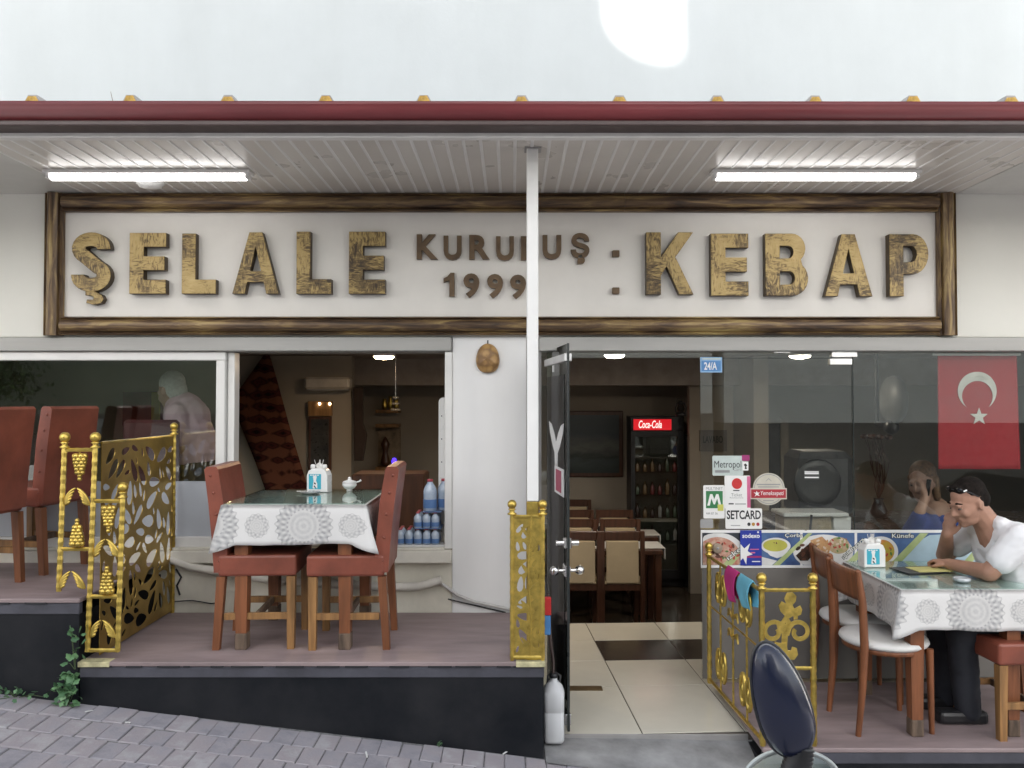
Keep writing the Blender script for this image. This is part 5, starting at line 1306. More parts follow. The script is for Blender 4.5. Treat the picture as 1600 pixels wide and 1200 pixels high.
table('square dining table under a lace print cloth on the middle platform', 'white cloth with grey lace rosettes on the table by the open window', 'clear glass sheet on the table between two terracotta chairs', -1.49, -.755, -.78, -.10, .47, 2)
table('long dining table under a lace print cloth where the man sits', 'white cloth with grey lace rosettes on the table of the seated man', 'clear glass sheet on the table of the seated man', 1.97, 2.66, -.84, -.14, .05, 5, .06)
table('dining table on the higher platform mostly cut by the left picture edge', 'lace print cloth on the higher platform behind the chair backs', 'glass sheet on the table behind the leftmost chair backs', -4.1, -3.2, -.85, -.1, .78, 8)

# ------------------------------------------------------------------ things on the tables
teal = mat('label_teal', (.05, .42, .55), .5, var=.04, bmp=0)
def napkin_box(label, c, rz=0):
    t = thing('napkin_dispenser', label, 'napkin dispenser', c, 'napkin dispensers', rz)
    w_, h_ = .125, .135
    pr = [(-w_ / 2, 0), (w_ / 2, 0), (w_ / 2, h_ * .72), (w_ / 2 - .012, h_ * .92), (w_ / 2 - .03, h_), (-w_ / 2 + .03, h_), (-w_ / 2 + .012, h_ * .92), (-w_ / 2, h_ * .72)]
    b = MB().shape([pr], -.04, .08, .006); b.build('body', whiteplastic, t, True)
    MB().shape([rrect(-.048, .018, .026, .105, .003)], -.0415, .002).build('label_field', teal, t, True)
    b = MB(); b.shape([arc(-.011, .088, .012, .007, 0, 345, 23)], -.0425, .001); b.shape([[(-.021, .084), (-.001, .084), (-.004, .066), (.004, .05), (.004, .022), (-.008, .03), (-.014, .02), (-.024, .024), (-.02, .055), (-.018, .066)]], -.0428, .001); b.build('figure_print', printwhite, t, True)
    b = MB(); b.shape([[(-.016, .058), (-.004, .052), (-.006, .044), (-.016, .05)]], -.0434, .0005); b.shape([[(-.014, .040), (-.004, .030), (-.008, .024), (-.017, .034)]], -.0434, .0005); b.build('figure_shade', printblack, t, True)
    b = MB()
    for k in range(4): b.shape([rrect(-.040 + .014 * k, .0955, -.029 + .014 * k, .1015, .002)], -.0432, .001)
    b.build('label_band', printwhite, t, True)
    for sx_ in (-1, 1): MB().lathe([(.014, 0), (.014, .018), (.010, .024), (0, .025)], (sx_ * .036, -.01, h_ - .001)).build('toothpick_cup', whiteplastic, t, True)
    b = MB(); rs_ = random.Random(2)
    for k in range(8):
        a_ = rs_.uniform(-.35, .35); b.cyl((.004 * (k - 4), 0, h_ - .01), (.004 * (k - 4) + .05 * sin(a_), rs_.uniform(-.01, .01), h_ + .05), .0016, n=5)
    b.build('toothpicks', whitecloth, t, True)
    b = MB(); b.grid(lambda u, v: Vector((-.02 + .04 * u + .006 * sin(v * 6), .004 * sin(u * 8), h_ - .002 + .035 * v * (.6 + .4 * sin(u * 3)))), 8, 4); b.build('napkin', whitecloth, t, True)
    return t
zt_tab = .47 + .75 + .0088
p = P(500, 768, -.22)
napkin_box('white napkin dispenser with teal label on the glass table by the open window', (P(499, 760, -.24).x, -.24, zt_tab), radians(-8))
dx = P(488, 768, -.29).x
sd = thing('saucer', 'small grey saucer in front of the napkin dispenser by the window', 'saucer', (dx, -.34, zt_tab)); MB().lathe([(.03, .0), (.05, .004), (.058, .010), (.056, .011), (.03, .006), (0, .006)]).build('dish', mat('saucer_grey', (.45, .45, .44), .25, .3), sd, True)
MB().box((-.03, 0, .013), (.09, .012, .004), .001).build('spoon', chrome, sd, True)
sb = thing('sugar_bowl', 'little white lidded sugar bowl on the table by the open window', 'bowl', (P(546, 768, -.22).x, -.22, zt_tab))
MB().lathe([(.016, 0), (.018, .006), (.014, .010), (.03, .018), (.042, .034), (.040, .048), (.036, .05)], n=24).build('bowl', whiteplastic, sb, True)
MB().lathe([(.043, .0495), (.036, .058), (.012, .066), (.008, .070), (.011, .076), (.006, .082), (0, .083)], n=24).build('lid', whiteplastic, sb, True)
MB().tube([(.036, 0, .05), (.055, 0, .056), (.068, 0, .064)], [.004, .0045, .006], 8).build('spoon_handle', whiteplastic, sb, True)
zr = .05 + .75 + .0088
napkin_box('white napkin dispenser with teal label on the glass table of the seated man', (P(1362, 880, -.30).x, -.30, zr), radians(3))
napkin_box('white napkin dispenser showing over the leftmost chair back', (P(20, 640, -.40).x - .36, -.45, .78 + .75 + .0088), 0)
# menu folder, yellow paper, ash tray
mf = thing('menu_folder', 'dark menu folder holding a yellow sheet on the right glass table', 'menu', (P(1450, 888, -.45).x, -.42, zr))
MB().box((-.035, 0, .003), (.25, .17, .006), .001, (0, 0, .18)).build('cover', blackplastic, mf, True)
MB().box((.02, -.005, .0085), (.20, .13, .004), .001, (0, 0, .10)).build('yellow_sheet', mat('yellow_paper', (.62, .58, .22), .6, bmp=.05), mf, True)
at_ = thing('ashtray', 'round clear glass ashtray near the front of the right table', 'ashtray', (P(1508, 911, -.72).x, -.69, zr))
MB().lathe([(.032, 0), (.040, .004), (.043, .02), (.038, .021), (.034, .008), (0, .007)], n=24).build('dish', mat('ash_glass', (.55, .58, .6), .1, .3, bmp=0), at_, True)

# ------------------------------------------------------------------ water bottles on the sill
capm = mat('cap_red', (.42, .06, .08), .4, bmp=0); wm = mat('bottle_water', (.28, .36, .48), .12, var=.15, scale=20, bmp=0, col2=(.48, .55, .62)); wl = mat('bottle_label', (.10, .20, .42), .4, bmp=0)
def bottle(h, r, label, loc, group):
    t = thing('water_bottle', label, 'water bottle', loc, group)
    MB().lathe([(r * .9, 0), (r, h * .03), (r, h * .30), (r * .94, h * .33), (r, h * .36), (r, h * .62), (r * .9, h * .72), (r * .42, h * .88), (r * .38, h * .93)], n=14).build('body', wm, t, True)
    MB().lathe([(r * 1.01, h * .10), (r * 1.015, h * .11), (r * 1.015, h * .36), (r * 1.01, h * .37)], n=14).build('label_band', wl, t, True)
    MB().lathe([(r * .44, h * .925), (r * .44, h), (0, h)], n=12).build('cap', capm, t, True)
    return t
zsl = zs + .014
sb_ = bottle(.095, .026, 'small red capped water bottle in the lowest row on the window sill', (0, 0, 0), 'small water bottles in the lowest row'); first = True
for j in range(3):
    for i in range(6):
        x = P(690, 0, .1).x - .027 - i * .054; y = .045 + .054 * j
        o = sb_ if first else dup(sb_); first = False
        o.location = (x, y, zsl)
mb_ = None
tray = tag(MB().ab((P(652, 0, .1).x, .018, zsl + .0965), (P(693, 0, .1).x + .0, .19, zsl + .1005)).build('cardboard_sheet', mat('card_blue', (.12, .2, .38), .6)), 'blue card sheet between the two layers of small bottles', 'card')
for j in range(3):
    for i in range(3):
        x = P(690, 0, .1).x - .027 - i * .054; y = .045 + .054 * j
        o = dup(sb_, (x, y, zsl + .101), label='small red capped water bottle in the upper layer on the window sill', group='small water bottles in the upper layer')
tag(MB().ab((P(664, 0, .1).x, .018, zsl + .1975), (P(693, 0, .1).x, .19, zsl + .2015)).build('cardboard_sheet', MATS['card_blue']), 'blue card sheet carrying the large water bottles', 'card')
bb = bottle(.195, .042, 'large water bottle on top of the small bottles, left one at the opening', (P(677, 0, .08).x - .012, .07, zsl + .202), 'large water bottles')
dup(bb, (P(690, 0, .08).x - .010 + .03, .105, zsl + .202), label='large water bottle on top of the small bottles against the white upright')

# ------------------------------------------------------------------ jerrycan, weeds
p = P(864, 1160, -.74); jx, jy, jz = .215, -.74, ground(.2) + .0
jz = .01
jc = thing('jerrycan', 'translucent white plastic jerrycan standing beside the platform end at the doorway', 'jerrycan', (jx, jy, jz))
jm = mat('milky_plastic', (.66, .67, .68), .45, var=.05, scale=3, bmp=.06)
b = MB()
prof = [(.0, .0), (.048, .0), (.053, .012), (.053, .15), (.050, .155), (.053, .16), (.054, .25), (.046, .275), (.03, .295), (.019, .30), (.019, .318)]
vs = []; n_ = 24
for r, z in prof:
    for k in range(n_):
        a = 2 * pi * k / n_; e = .42
        cx_ = abs(cos(a)) ** e * (1 if cos(a) > 0 else -1); sy_ = abs(sin(a)) ** e * (1 if sin(a) > 0 else -1)
        if z > .27: cx_, sy_ = cos(a), sin(a)
        vs.append(Vector((r * cx_, r * 1.15 * sy_, z)))
b._new(vs, [(i * n_ + k, i * n_ + (k + 1) % n_, (i + 1) * n_ + (k + 1) % n_, (i + 1) * n_ + k) for i in range(len(prof) - 1) for k in range(n_)], True)
b.build('body', jm, jc, True)
MB().lathe([(.022, .3185), (.022, .338), (0, .34)], n=14).build('cap', blackplastic, jc, True)
MB().tube([(.03, 0, .285), (.036, 0, .325), (.0, .02, .345), (-.03, 0, .325), (-.032, 0, .28)], .006, 8).build('handle', blackplastic, jc, True)
tag(MB().tube([(.187, -.70, .75), (.192, -.71, .6), (.205, -.72, .47), (.215, -.735, .40), (.212, -.75, .352)], [.008, .010, .009, .007, .006], 8).build('hose', mat('dark_hose', (.05, .03, .025), .5)), 'dark hose hanging down behind the jerrycan', 'hose')
pk = thing('packet', 'small red and blue packet wedged behind the golden leaf panel', 'packet', (.185, -.80, .60)); MB().ab((.165, -.80, .66), (.20, -.77, .75), .004).build('red_half', red, pk); MB().ab((.165, -.80, .56), (.197, -.77, .659), .004).build('blue_half', blue, pk)

leafm = bpy.data.materials.new('weed_leaf'); n, b_ = nodes(leafm)
oi = n.nodes.new('ShaderNodeObjectInfo'); 
n.links.new(ramp(n, mathn(n, 'ADD', mathn(n, 'MULTIPLY', oi.outputs['Random'], .7), mathn(n, 'MULTIPLY', noise(n, coords(n), 30), .3)), [(.1, (.05, .12, .055)), (.5, (.10, .21, .095)), (.9, (.16, .30, .13))]), b_.inputs['Base Color']); b_.inputs['Roughness'].default_value = .5
def leafmesh(n_lobes=5):
    b = MB(); pts = []
    for k in range(26):
        a = -pi * .86 + 2 * pi * .86 * k / 25; r = .5 * (.74 + .26 * abs(cos(a * 2.3)))
        pts.append(Vector((r * cos(a) + .32, r * sin(a), -.25 * abs(sin(a)) * r)))
    vs = [Vector((0, 0, 0))] + pts; b._new(vs + [Vector((.35, 0, .03))], [(27, k, k + 1) for k in range(1, 26)] + [(27, 26, 0), (27, 0, 1)], True)
    return b
def weed(label, c, n_, spread, hgt, seed, smin=.03, smax=.055):
    t = thing('weed', label, 'plant', c); rs = random.Random(seed); src = None
    st_ = MB()
    for k in range(n_):
        h = hgt * rs.random() ** .8; a = rs.uniform(0, 2 * pi); r = spread * (1 - .6 * h / hgt) * rs.random() ** .6
        pos = Vector((r * cos(a), -abs(r * sin(a)) * .7 - .004, h + .008)); s = rs.uniform(smin, smax)
        rot = (rs.uniform(-.9, .9), rs.uniform(-1.3, .3), rs.uniform(0, 2 * pi))
        if src is None: src = leafmesh().build('leaf', leafm, t, True); o_ = src
        else: o_ = share(src, 'leaf', (0, 0, 0), t)
        o_.location = pos; o_.rotation_euler = rot; o_.scale = (s, s, s)
        if k % 3 == 0: st_.tube([(r * .1 * cos(a), -.006, 0), pos * .6 + Vector((0, -.004, .01)), pos], [.0022, .0018, .001], 5)
    st_.build('stem', mat('stem', (.08, .12, .05), .6), t, True); return t
weed('leafy green weed growing at the foot of the step between the two left platforms', (XS - .04, FY - .03, ground(XS)), 55, .095, .15, 3, .026, .046)
weed('young weed shoots climbing the platform corner under the golden fence', (XS - .012, FY - .018, ground(XS) + .17), 16, .07, .22, 5, .025, .04)
weed('low creeping weed along the foot of the higher platform', (XS - .30, FY - .02, ground(XS - .3)), 26, .22, .04, 6, .02, .032)
weed('tiny green weed sprouting at the middle platform base', (P(687, 1156, FY).x, FY - .02, ground(-.36)), 7, .02, .025, 8, .012, .02)
# litter
lit = mat('litter_white', (.72, .72, .70), .7)
for i, (px, py) in enumerate(((205, 1126), (145, 1110), (335, 1100), (690, 1143), (790, 1172), (575, 1175))):
    q_ = P(px, py, -1.1); d_ = 1.735 * F / (py - 628); 
    yy = CY + (CZ - ground((px - 800) * 3.8 / F)) * F / (py - 628); xx = (px - 800) * (yy - CY) / F
    tag(MB().box((xx, yy, ground(xx) + .006), (.025 + .012 * (i % 3), .008, .003), 0, (0, .12, i)).build('paper_scrap', lit), ['scrap of white paper below the green weed', 'white scrap on the pavers at the far left', 'paper scrap close to the plinth below the left table leg', 'white scrap near the plinth left of the middle weed', 'white scrap on pavers before the jerrycan', 'scrap of paper on the pavers in the middle of the street edge'][i], 'litter')
# ------------------------------------------------------------------ people
skin = mat('skin', (.40, .215, .145), .55, var=.10, scale=9, bmp=.08, bscale=120, bdist=.001)
skin2 = mat('skin_pale', (.42, .25, .18), .5, var=.08, scale=9, bmp=.05)
shirtw = mat('white_tshirt', (.80, .80, .81), .85, var=.03, scale=5, bmp=.2, bscale=60, bdist=.002)
hairb = mat('dark_hair', (.016, .012, .010), .9, var=.4, scale=60, bmp=1, bscale=220, bdist=.004, spec=.15)
trous = mat('dark_trousers', (.02, .022, .03), .8, var=.2)
def frame_to(origin, fwd, up=(0, 0, 1)):
    """matrix whose local x looks along fwd"""
    x = Vector(fwd).normalized(); z = Vector(up); yv = z.cross(x).normalized(); z = x.cross(yv)
    M = Matrix((x, yv, z)).transposed().to_4x4(); M.translation = Vector(origin); return M
HEADP = [('e', (-.012, 0, .035), (.098, .076, .098)), ('e', (.022, 0, -.015), (.078, .068, .088)), ('e', (.030, 0, -.072), (.060, .052, .046)), ('e', (.066, 0, -.098), (.024, .026, .020)),
         ('c', (.086, -.034, .020), .013, (.092, .034, .020), .013), ('c', (.094, 0, .010), .009, (.113, 0, -.030), .0135), ('e', (.098, .013, -.034), (.012, .009, .009)), ('e', (.098, -.013, -.034), (.012, .009, .009)),
         ('e', (.066, .038, -.028), (.026, .022, .028)), ('e', (.066, -.038, -.028), (.026, .022, .028)),
         ('c', (.088, -.018, -.060), .0085, (.088, .018, -.060), .0085), ('c', (.086, -.014, -.074), .009, (.086, .014, -.074), .009),
         ('e', (-.008, .078, -.008), (.020, .009, .034), (0, -.2, .25)), ('e', (-.008, -.078, -.008), (.020, .009, .034), (0, -.2, -.25))]
def put(prims, M):
    out = []
    R = M.to_3x3()
    for q in prims:
        if q[0] == 'c': out.append(('c', M @ Vector(q[1]), q[2], M @ Vector(q[3]), q[4]))
        else:
            e = (R @ (Euler(q[3]).to_matrix() if len(q) > 3 else Matrix.Identity(3))).to_euler(); out.append(('e', M @ Vector(q[1]), q[2], e))
    return out
def hand_fist(wrist, aim, palmn, s=1):
    """relaxed fist: palm, four curled fingers of unequal length and a thumb from the side"""
    M = frame_to(wrist, aim, palmn); out = [('e', (.045, 0, 0), (.046, .038, .017)), ('c', (-.01, 0, 0), .026, (.02, 0, 0), .026)]
    for k, (yy, l) in enumerate(((-.029, .030), (-.010, .036), (.010, .034), (.028, .027))):
        a = (.086 - abs(yy) * .25, yy * s, .004); b_ = (a[0] + l, yy * s * 1.05, -.014); c_ = (b_[0] - .004, yy * s, -.038); d_ = (c_[0] - .024, yy * s, -.046)
        out += [('c', a, .0098, b_, .0092), ('c', b_, .0092, c_, .0085), ('c', c_, .0085, d_, .0075)]
    out += [('c', (.02, -.032 * s, -.006), .012, (.055, -.048 * s, -.020), .0105), ('c', (.055, -.048 * s, -.020), .0105, (.082, -.038 * s, -.030), .0085)]
    return put(out, M)

man = thing('person', 'man in white T-shirt seated at the right table resting his head on his hand', 'person', (2.76, -.52, .05))
HC = Vector((2.475, -.56, 1.205)); hf = Vector((-.93, -.17, -.33)).normalized()
HM = frame_to(HC, hf)
neck0 = Vector((2.59, -.53, 1.085)); pel = Vector((2.83, -.52, .60))
ls = Vector((2.645, -.72, 1.025)); le = Vector((2.515, -.67, .850)); lw = Vector((2.43, -.44, .850))
rsd = Vector((2.65, -.31, 1.02)); re = Vector((2.535, -.20, .852)); rw_ = Vector((2.432, -.42, 1.015))
body = put(HEADP, HM)
body += [('c', HM @ Vector((-.03, 0, -.05)), .063, neck0, .068), ('c', neck0, .07, Vector((2.74, -.52, .85)), .125), ('c', Vector((2.74, -.52, .85)), .13, pel, .14),
         ('c', ls + Vector((.01, .06, .01)), .06, rsd + Vector((.01, -.06, .01)), .06),
         ('c', ls, .056, le, .048), ('c', le, .047, lw, .031), ('c', rsd, .056, re, .048), ('c', re, .048, rw_, .031),
         ('c', pel + Vector((-.02, -.09, -.02)), .09, Vector((2.40, -.62, .52)), .062), ('c', pel + Vector((-.02, .09, -.02)), .09, Vector((2.40, -.42, .52)), .062),
         ('c', Vector((2.40, -.62, .52)), .056, Vector((2.42, -.62, .12)), .042), ('c', Vector((2.40, -.42, .52)), .056, Vector((2.42, -.42, .12)), .042)]
body += hand_fist(rw_, Vector((.10, -.22, .95)), Vector((-.80, -.55, .0)), 1)
body += hand_fist(lw, Vector((-.35, .9, .02)), Vector((0, 0, 1)), -1)
blob('body', body, skin, man, .0065, 3)
sh = [('c', ls + Vector((.015, .05, .008)), .084, rsd + Vector((.015, -.05, .008)), .084), ('e', (2.70, -.52, .97), (.135, .225, .13), (0, .35, 0)), ('c', Vector((2.72, -.60, .93)), .145, Vector((2.84, -.60, .62)), .165), ('c', Vector((2.72, -.44, .93)), .145, Vector((2.84, -.44, .62)), .165),
      ('c', ls + Vector((.01, .01, .008)), .080, ls.lerp(le, .60), .071), ('c', rsd + Vector((.01, -.01, .008)), .079, rsd.lerp(re, .57), .071),
      ('e', (2.648, -.53, 1.015), (.075, .13, .07)), ('c', Vector((2.622, -.615, 1.09)), .044, Vector((2.622, -.44, 1.09)), .044)]
blob('tshirt', sh, shirtw, man, .008, 4, None, .004)
tr = [('c', pel + Vector((0, -.09, -.04)), .115, Vector((2.39, -.62, .525)), .078), ('c', pel + Vector((0, .09, -.04)), .115, Vector((2.39, -.42, .525)), .078), ('c', Vector((2.39, -.62, .525)), .076, Vector((2.42, -.62, .11)), .062), ('c', Vector((2.39, -.42, .525)), .076, Vector((2.42, -.42, .11)), .062)]
blob('trousers', tr, trous, man, .012, 3, None, .006)
hair = put([('e', (-.020, 0, .056), (.092, .0775, .082)), ('e', (-.055, 0, .010), (.059, .0735, .070)), ('c', (.050, -.030, .094), .022, (.050, .030, .094), .022), ('c', (-.02, .070, .020), .014, (-.02, .070, -.005), .008), ('c', (-.02, -.070, .020), .014, (-.02, -.070, -.005), .008)], HM)
blob('hair', hair, hairb, man, .007, 2)
eyem = mat('eye_white', (.34, .31, .28), .2, bmp=0)
for s in (-1, 1):
    e = MB().ball(HM @ Vector((.0835, s * .032, .002)), (.011, .011, .008), 10, 8).build('eye', eyem, man); MB().ball(HM @ Vector((.0925, s * .031, -.001)), .005, 8, 6).build('iris', printblack, e)
    m_ = MB(); m_.tube([HM @ Vector((.093, s * .014, .026)), HM @ Vector((.096, s * .032, .033)), HM @ Vector((.080, s * .055, .027))], [.004, .006, .003], 6); m_.build('eyebrow', hairb, man)
    m_ = MB(); m_.tube([HM @ Vector((.091, s * .018, .006)), HM @ Vector((.0925, s * .032, .008)), HM @ Vector((.082, s * .046, .004))], [.004, .0065, .003], 6); m_.build('eyelid', skin, man)
m_ = MB(); m_.tube([HM @ Vector((.0885, -.024, -.0665)), HM @ Vector((.0965, 0, -.0662)), HM @ Vector((.0885, .024, -.0665))], [.002, .003, .002], 6); m_.build('lips', mat('lips', (.30, .11, .085), .5), man)
for k in range(2):
    pass
for sxx in (-.62, -.42): 
    MB().box((2.38, sxx, .085), (.26, .095, .068), .02, seg=2).build('shoe', blackplastic, man)
sg = thing('sunglasses', 'dark sunglasses pushed up on the seated man\'s hair', 'sunglasses', HM @ Vector((.06, 0, .10)))
for s in (-1, 1):
    MB().ball(HM @ Vector((.060, s * .034, .098)), (.010, .026, .014), 12, 8, HM.to_euler()).build('lens', blackgloss, sg)
    m_ = MB(); m_.tube([HM @ Vector((.056, s * .058, .094)), HM @ Vector((.03, s * .079, .076)), HM @ Vector((-.006, s * .081, .040))], .003, 6); m_.build('temple', blackplastic, sg)
m_ = MB(); m_.tube([HM @ Vector((.069, -.010, .101)), HM @ Vector((.069, .010, .101))], .003, 6); m_.build('bridge', blackplastic, sg)
gl = MB().box(HM @ Vector((.050, .068, .094)), (.020, .004, .007), 0, HM.to_euler()); gl.build('emblem', printwhite, sg)
# old man inside at the left window, seen from behind
y = .60
om = thing('person', 'white haired man in a pink shirt bending forward inside the left window', 'person', (P(292, 800, y).x, y, -.2))
hc = P(268, 612, y); n0 = P(283, 632, y); s0 = P(297, 650, y); hip = P(305, 720, y)
OM = frame_to(hc, (-.75, .45, -.25))
bd = put(HEADP, OM) + [('c', hc + Vector((.02, 0, -.05)), .06, n0, .065), ('c', n0, .08, hip, .13), ('c', P(275, 648, y - .12), .06, P(283, 700, y - .14), .045), ('c', P(283, 700, y - .14), .045, P(262, 730, y - .05), .035), ('c', P(312, 645, y + .16), .06, P(318, 690, y + .16), .045),
      ('c', hip, .14, Vector((hip.x, y, .15)), .10), ('e', P(262, 733, y - .04), (.05, .03, .03))]
blob('body', bd, skin2, om, .012, 3)
pinks = mat('pink_shirt', (.60, .40, .45), .8, var=.08, scale=6, bmp=.2, bscale=40, bdist=.003)
blob('shirt', [('c', P(288, 642, y), .13, P(303, 690, y), .155), ('c', P(303, 690, y), .155, P(303, 708, y), .165), ('c', P(275, 648, y - .12), .08, P(281, 685, y - .14), .068), ('c', P(309, 646, y + .12), .08, P(316, 685, y + .14), .066), ('c', n0, .07, s0, .13)], pinks, om, .010, 4, None, .006)
blob('trousers', [('c', hip + Vector((0, 0, -.06)), .165, Vector((hip.x - .02, y - .08, -.0)), .11), ('c', hip + Vector((0, 0, -.06)), .165, Vector((hip.x + .05, y + .08, .0)), .11)], trous, om, .014, 3)
blob('hair', put([('e', (-.025, 0, .055), (.098, .082, .086)), ('e', (-.055, 0, .0), (.062, .077, .08))], OM), mat('white_hair', (.60, .59, .55), .8, var=.12, scale=50, bmp=.5, bscale=140), om, .009, 2)
# dark chair back and table before him, seen through the glass
t = thing('sofa_back', 'dark maroon padded seat back in front of the old man inside', 'seat', (P(235, 700, .28).x, .28, -.2))
a, b = P(190, 790, .28), P(277, 656, .28); MB().ab((a.x, .27, .1), (b.x, .34, b.z), .02).build('backrest', mat('maroon', (.10, .025, .028), .5), t); MB().ab((a.x + .02, .341, .1), (b.x - .3, .40, .35), .02).build('seat', MATS['maroon'], t)
t = thing('wall_poster', 'red and yellow poster behind the old man inside the left window', 'poster', (P(225, 640, 3.18).x, 3.17, 1.2))
a, b = P(192, 665, 3.17), P(256, 612, 3.17); MB().ab((a.x, 3.16, a.z), (b.x, 3.198, b.z)).build('red_sheet', mat('poster_red', (.16, .02, .02), .5, var=.3), t)
a, b = P(236, 665, 3.15), P(250, 613, 3.15); MB().ab((a.x, 3.152, a.z), (b.x, 3.1595, b.z)).build('yellow_strip', mat('poster_yellow', (.42, .36, .03), .5), t)
# woman on the phone behind the glass
y = .44
wo_ = thing('person', 'woman in blue holding a phone to her face behind the glass', 'person', (P(1445, 830, y).x, y, 0))
hc = P(1441, 753, y); WM = frame_to(hc, (-.72, -.62, -.22))
ws0 = P(1470, 805, y)
bd = put(HEADP, WM) + [('c', hc + Vector((.02, .02, -.06)), .05, P(1462, 792, y + .03), .055), ('c', P(1462, 800, y + .03), .10, Vector((ws0.x + .05, y + .05, .5)), .15),
      ('c', P(1430, 820, y - .05), .05, P(1437, 800, y - .12), .036), ('c', P(1437, 800, y - .12), .036, P(1447, 775, y - .11), .026), ('c', P(1490, 815, y), .055, P(1500, 870, y), .045), ('c', Vector((ws0.x + .05, y + .05, .5)), .15, Vector((ws0.x - .3, y, .45)), .09)]
bd += hand_fist(P(1447, 775, y - .11), (-.1, .25, .95), (.5, -.8, 0))
blob('body', bd, skin2, wo_, .009, 3)
blob('top', [('c', P(1462, 808, y + .03), .105, Vector((ws0.x + .05, y + .05, .55)), .165), ('c', P(1440, 815, y + .02), .07, P(1424, 832, y - .02), .062), ('c', P(1424, 832, y - .02), .062, P(1436, 806, y - .11), .048), ('c', P(1485, 812, y), .075, P(1500, 870, y), .06)], mat('blue_top', (.04, .07, .28), .8, var=.1, bmp=.2, bscale=20), wo_, .011, 4)
blob('hair', put([('e', (-.022, 0, .058), (.097, .083, .084)), ('e', (-.06, 0, -.03), (.065, .085, .12)), ('c', (-.02, .075, .02), .028, (-.015, .078, -.11), .022), ('c', (-.02, -.075, .02), .028, (-.015, -.078, -.11), .022)], WM), mat('fair_hair', (.22, .12, .06), .6, var=.3, scale=40, bmp=.4), wo_, .009, 2)
for s in (-1, 1): MB().ball(WM @ Vector((.088, s * .032, .002)), (.010, .010, .007), 8, 6).build('eye', printblack, wo_)
pm_ = MB().box(P(1450, 762, y - .115), (.012, .03, .11), .003, (0, .25, .5)); tag(pm_.build('mobile_phone', blackgloss), 'dark mobile phone held by the woman in blue', 'phone')

# ------------------------------------------------------------------ scooter close to the camera
sc_ = thing('motor_scooter', 'parked motor scooter, its dark mirror and screen rim rising into the picture', 'scooter', (.46, -3.55, ground(.45)))
mirror_c = P(1219, 1092, -3.6)
mm = bpy.data.materials.new('mirror_shell'); n, b_ = nodes(mm); b_.inputs['Base Color'].default_value = (.005, .009, .030, 1); b_.inputs['Roughness'].default_value = .26; b_.inputs['Coat Weight'].default_value = .3; b_.inputs['Coat Roughness'].default_value = .12
R = Euler((0, radians(-17), 0)).to_matrix()
def mfn(u, v):
    a = 2 * pi * u; t_ = v * pi / 2
    ex = .042 * abs(cos(a)) ** .9 * (1 if cos(a) > 0 else -1) * (1 - .22 * sin(a)) ; ez = .094 * abs(sin(a)) ** .92 * (1 if sin(a) > 0 else -1)
    return Vector(mirror_c) + R @ Vector((ex * sin(t_), -.034 * cos(t_) ** .9, ez * sin(t_)))
MB().grid(mfn, 40, 14).build('mirror_shell', mm, sc_)
MB().grid(lambda u, v: Vector(mirror_c) + R @ Vector((.041 * v * cos(2 * pi * u) * (1 - .22 * sin(2 * pi * u)), .002, .092 * v * sin(2 * pi * u))), 32, 3).build('mirror_glass', chrome, sc_)
sb0 = Vector(mirror_c) + R @ Vector((.012, .0, -.080)); bot = P(1240, 1200, -3.6)
zb_m = bot.z
pts = [sb0, sb0.lerp(Vector((bot.x, -3.6, zb_m)), .5), Vector((bot.x, -3.6, zb_m)), Vector((bot.x + .006, -3.59, zb_m - .06))]
bo = MB(); n_ = 9; A, Bq = pts[0], pts[2] - Vector((0, 0, .02))
bo.tube([A.lerp(Bq, k / 18) for k in range(19)], [.017 + (.0035 if k % 2 else 0) + .006 * k / 18 for k in range(19)], 14); bo.build('rubber_boot', blackplastic, sc_)
MB().tube([mfn(k / 40, 1.0) + Vector((0, .001, 0)) for k in range(41)], .0035, 6).build('mirror_rim', blackplastic, sc_)
MB().tube([Bq, Bq + Vector((.01, .01, -.10))], .008, 8).build('mirror_stem', blackplastic, sc_)
# steering head: screen, cowl, bars, front wheel, floor, seat, rear wheel - body runs along the kerb to the right
bx, by = .42, -3.40; gz_ = ground(.5)
silver = mat('scooter_silver', (.42, .45, .44), .3, .5, bmp=0)
def cowl(u, v):
    a = pi * (u * 1.0); r = .13 - .02 * v
    return Vector((.425 + r * cos(a) * .92, -3.50 - .06 * sin(a) + .05 * v, 1.165 - .10 * v + .028 * sin(a)))
sc0 = P(1236, 1172, -3.56)
mb = MB().grid(lambda u, v: Vector((sc0.x + .078 * cos(pi * u), -3.56 + .14 * v, sc0.z - .052 + .052 * sin(pi * u) - .10 * v)), 24, 6)
o_ = mb.build('screen', glass('scooter_screen', (.80, .86, .84), 1.6), sc_)
MB().tube([Vector((sc0.x + .080 * cos(pi * k / 24), -3.562, sc0.z - .052 + .053 * sin(pi * k / 24))) for k in range(25)], .0045, 8).build('screen_rim', silver, sc_)
MB().ball((.45, -3.44, .95), (.15, .12, .10), 20, 12).build('headlight_cowl', silver, sc_)
MB().ball((.36, -3.50, .97), (.06, .06, .05), 14, 9).build('headlight', mat('lamp_lens', (.7, .72, .72), .1), sc_)
MB().tube([(.43, -3.76, .97), (.45, -3.62, 1.0), (.44, -3.46, .99), (.45, -3.32, .98), (.43, -3.20, .94)], .014, 8).build('handlebar', blackplastic, sc_)
MB().tube([(.43, -3.80, .965), (.434, -3.68, .985)], .019, 10).build('grip', blackplastic, sc_)
MB().ball((.50, -3.42, .64), (.10, .19, .30), 18, 12).build('leg_shield', silver, sc_)
MB().box((.82, -3.42, .36 + gz_), (.50, .26, .07), .02).build('floorboard', blackplastic, sc_)
MB().ball((1.30, -3.42, .52), (.42, .17, .20), 20, 12).build('tail_body', silver, sc_)
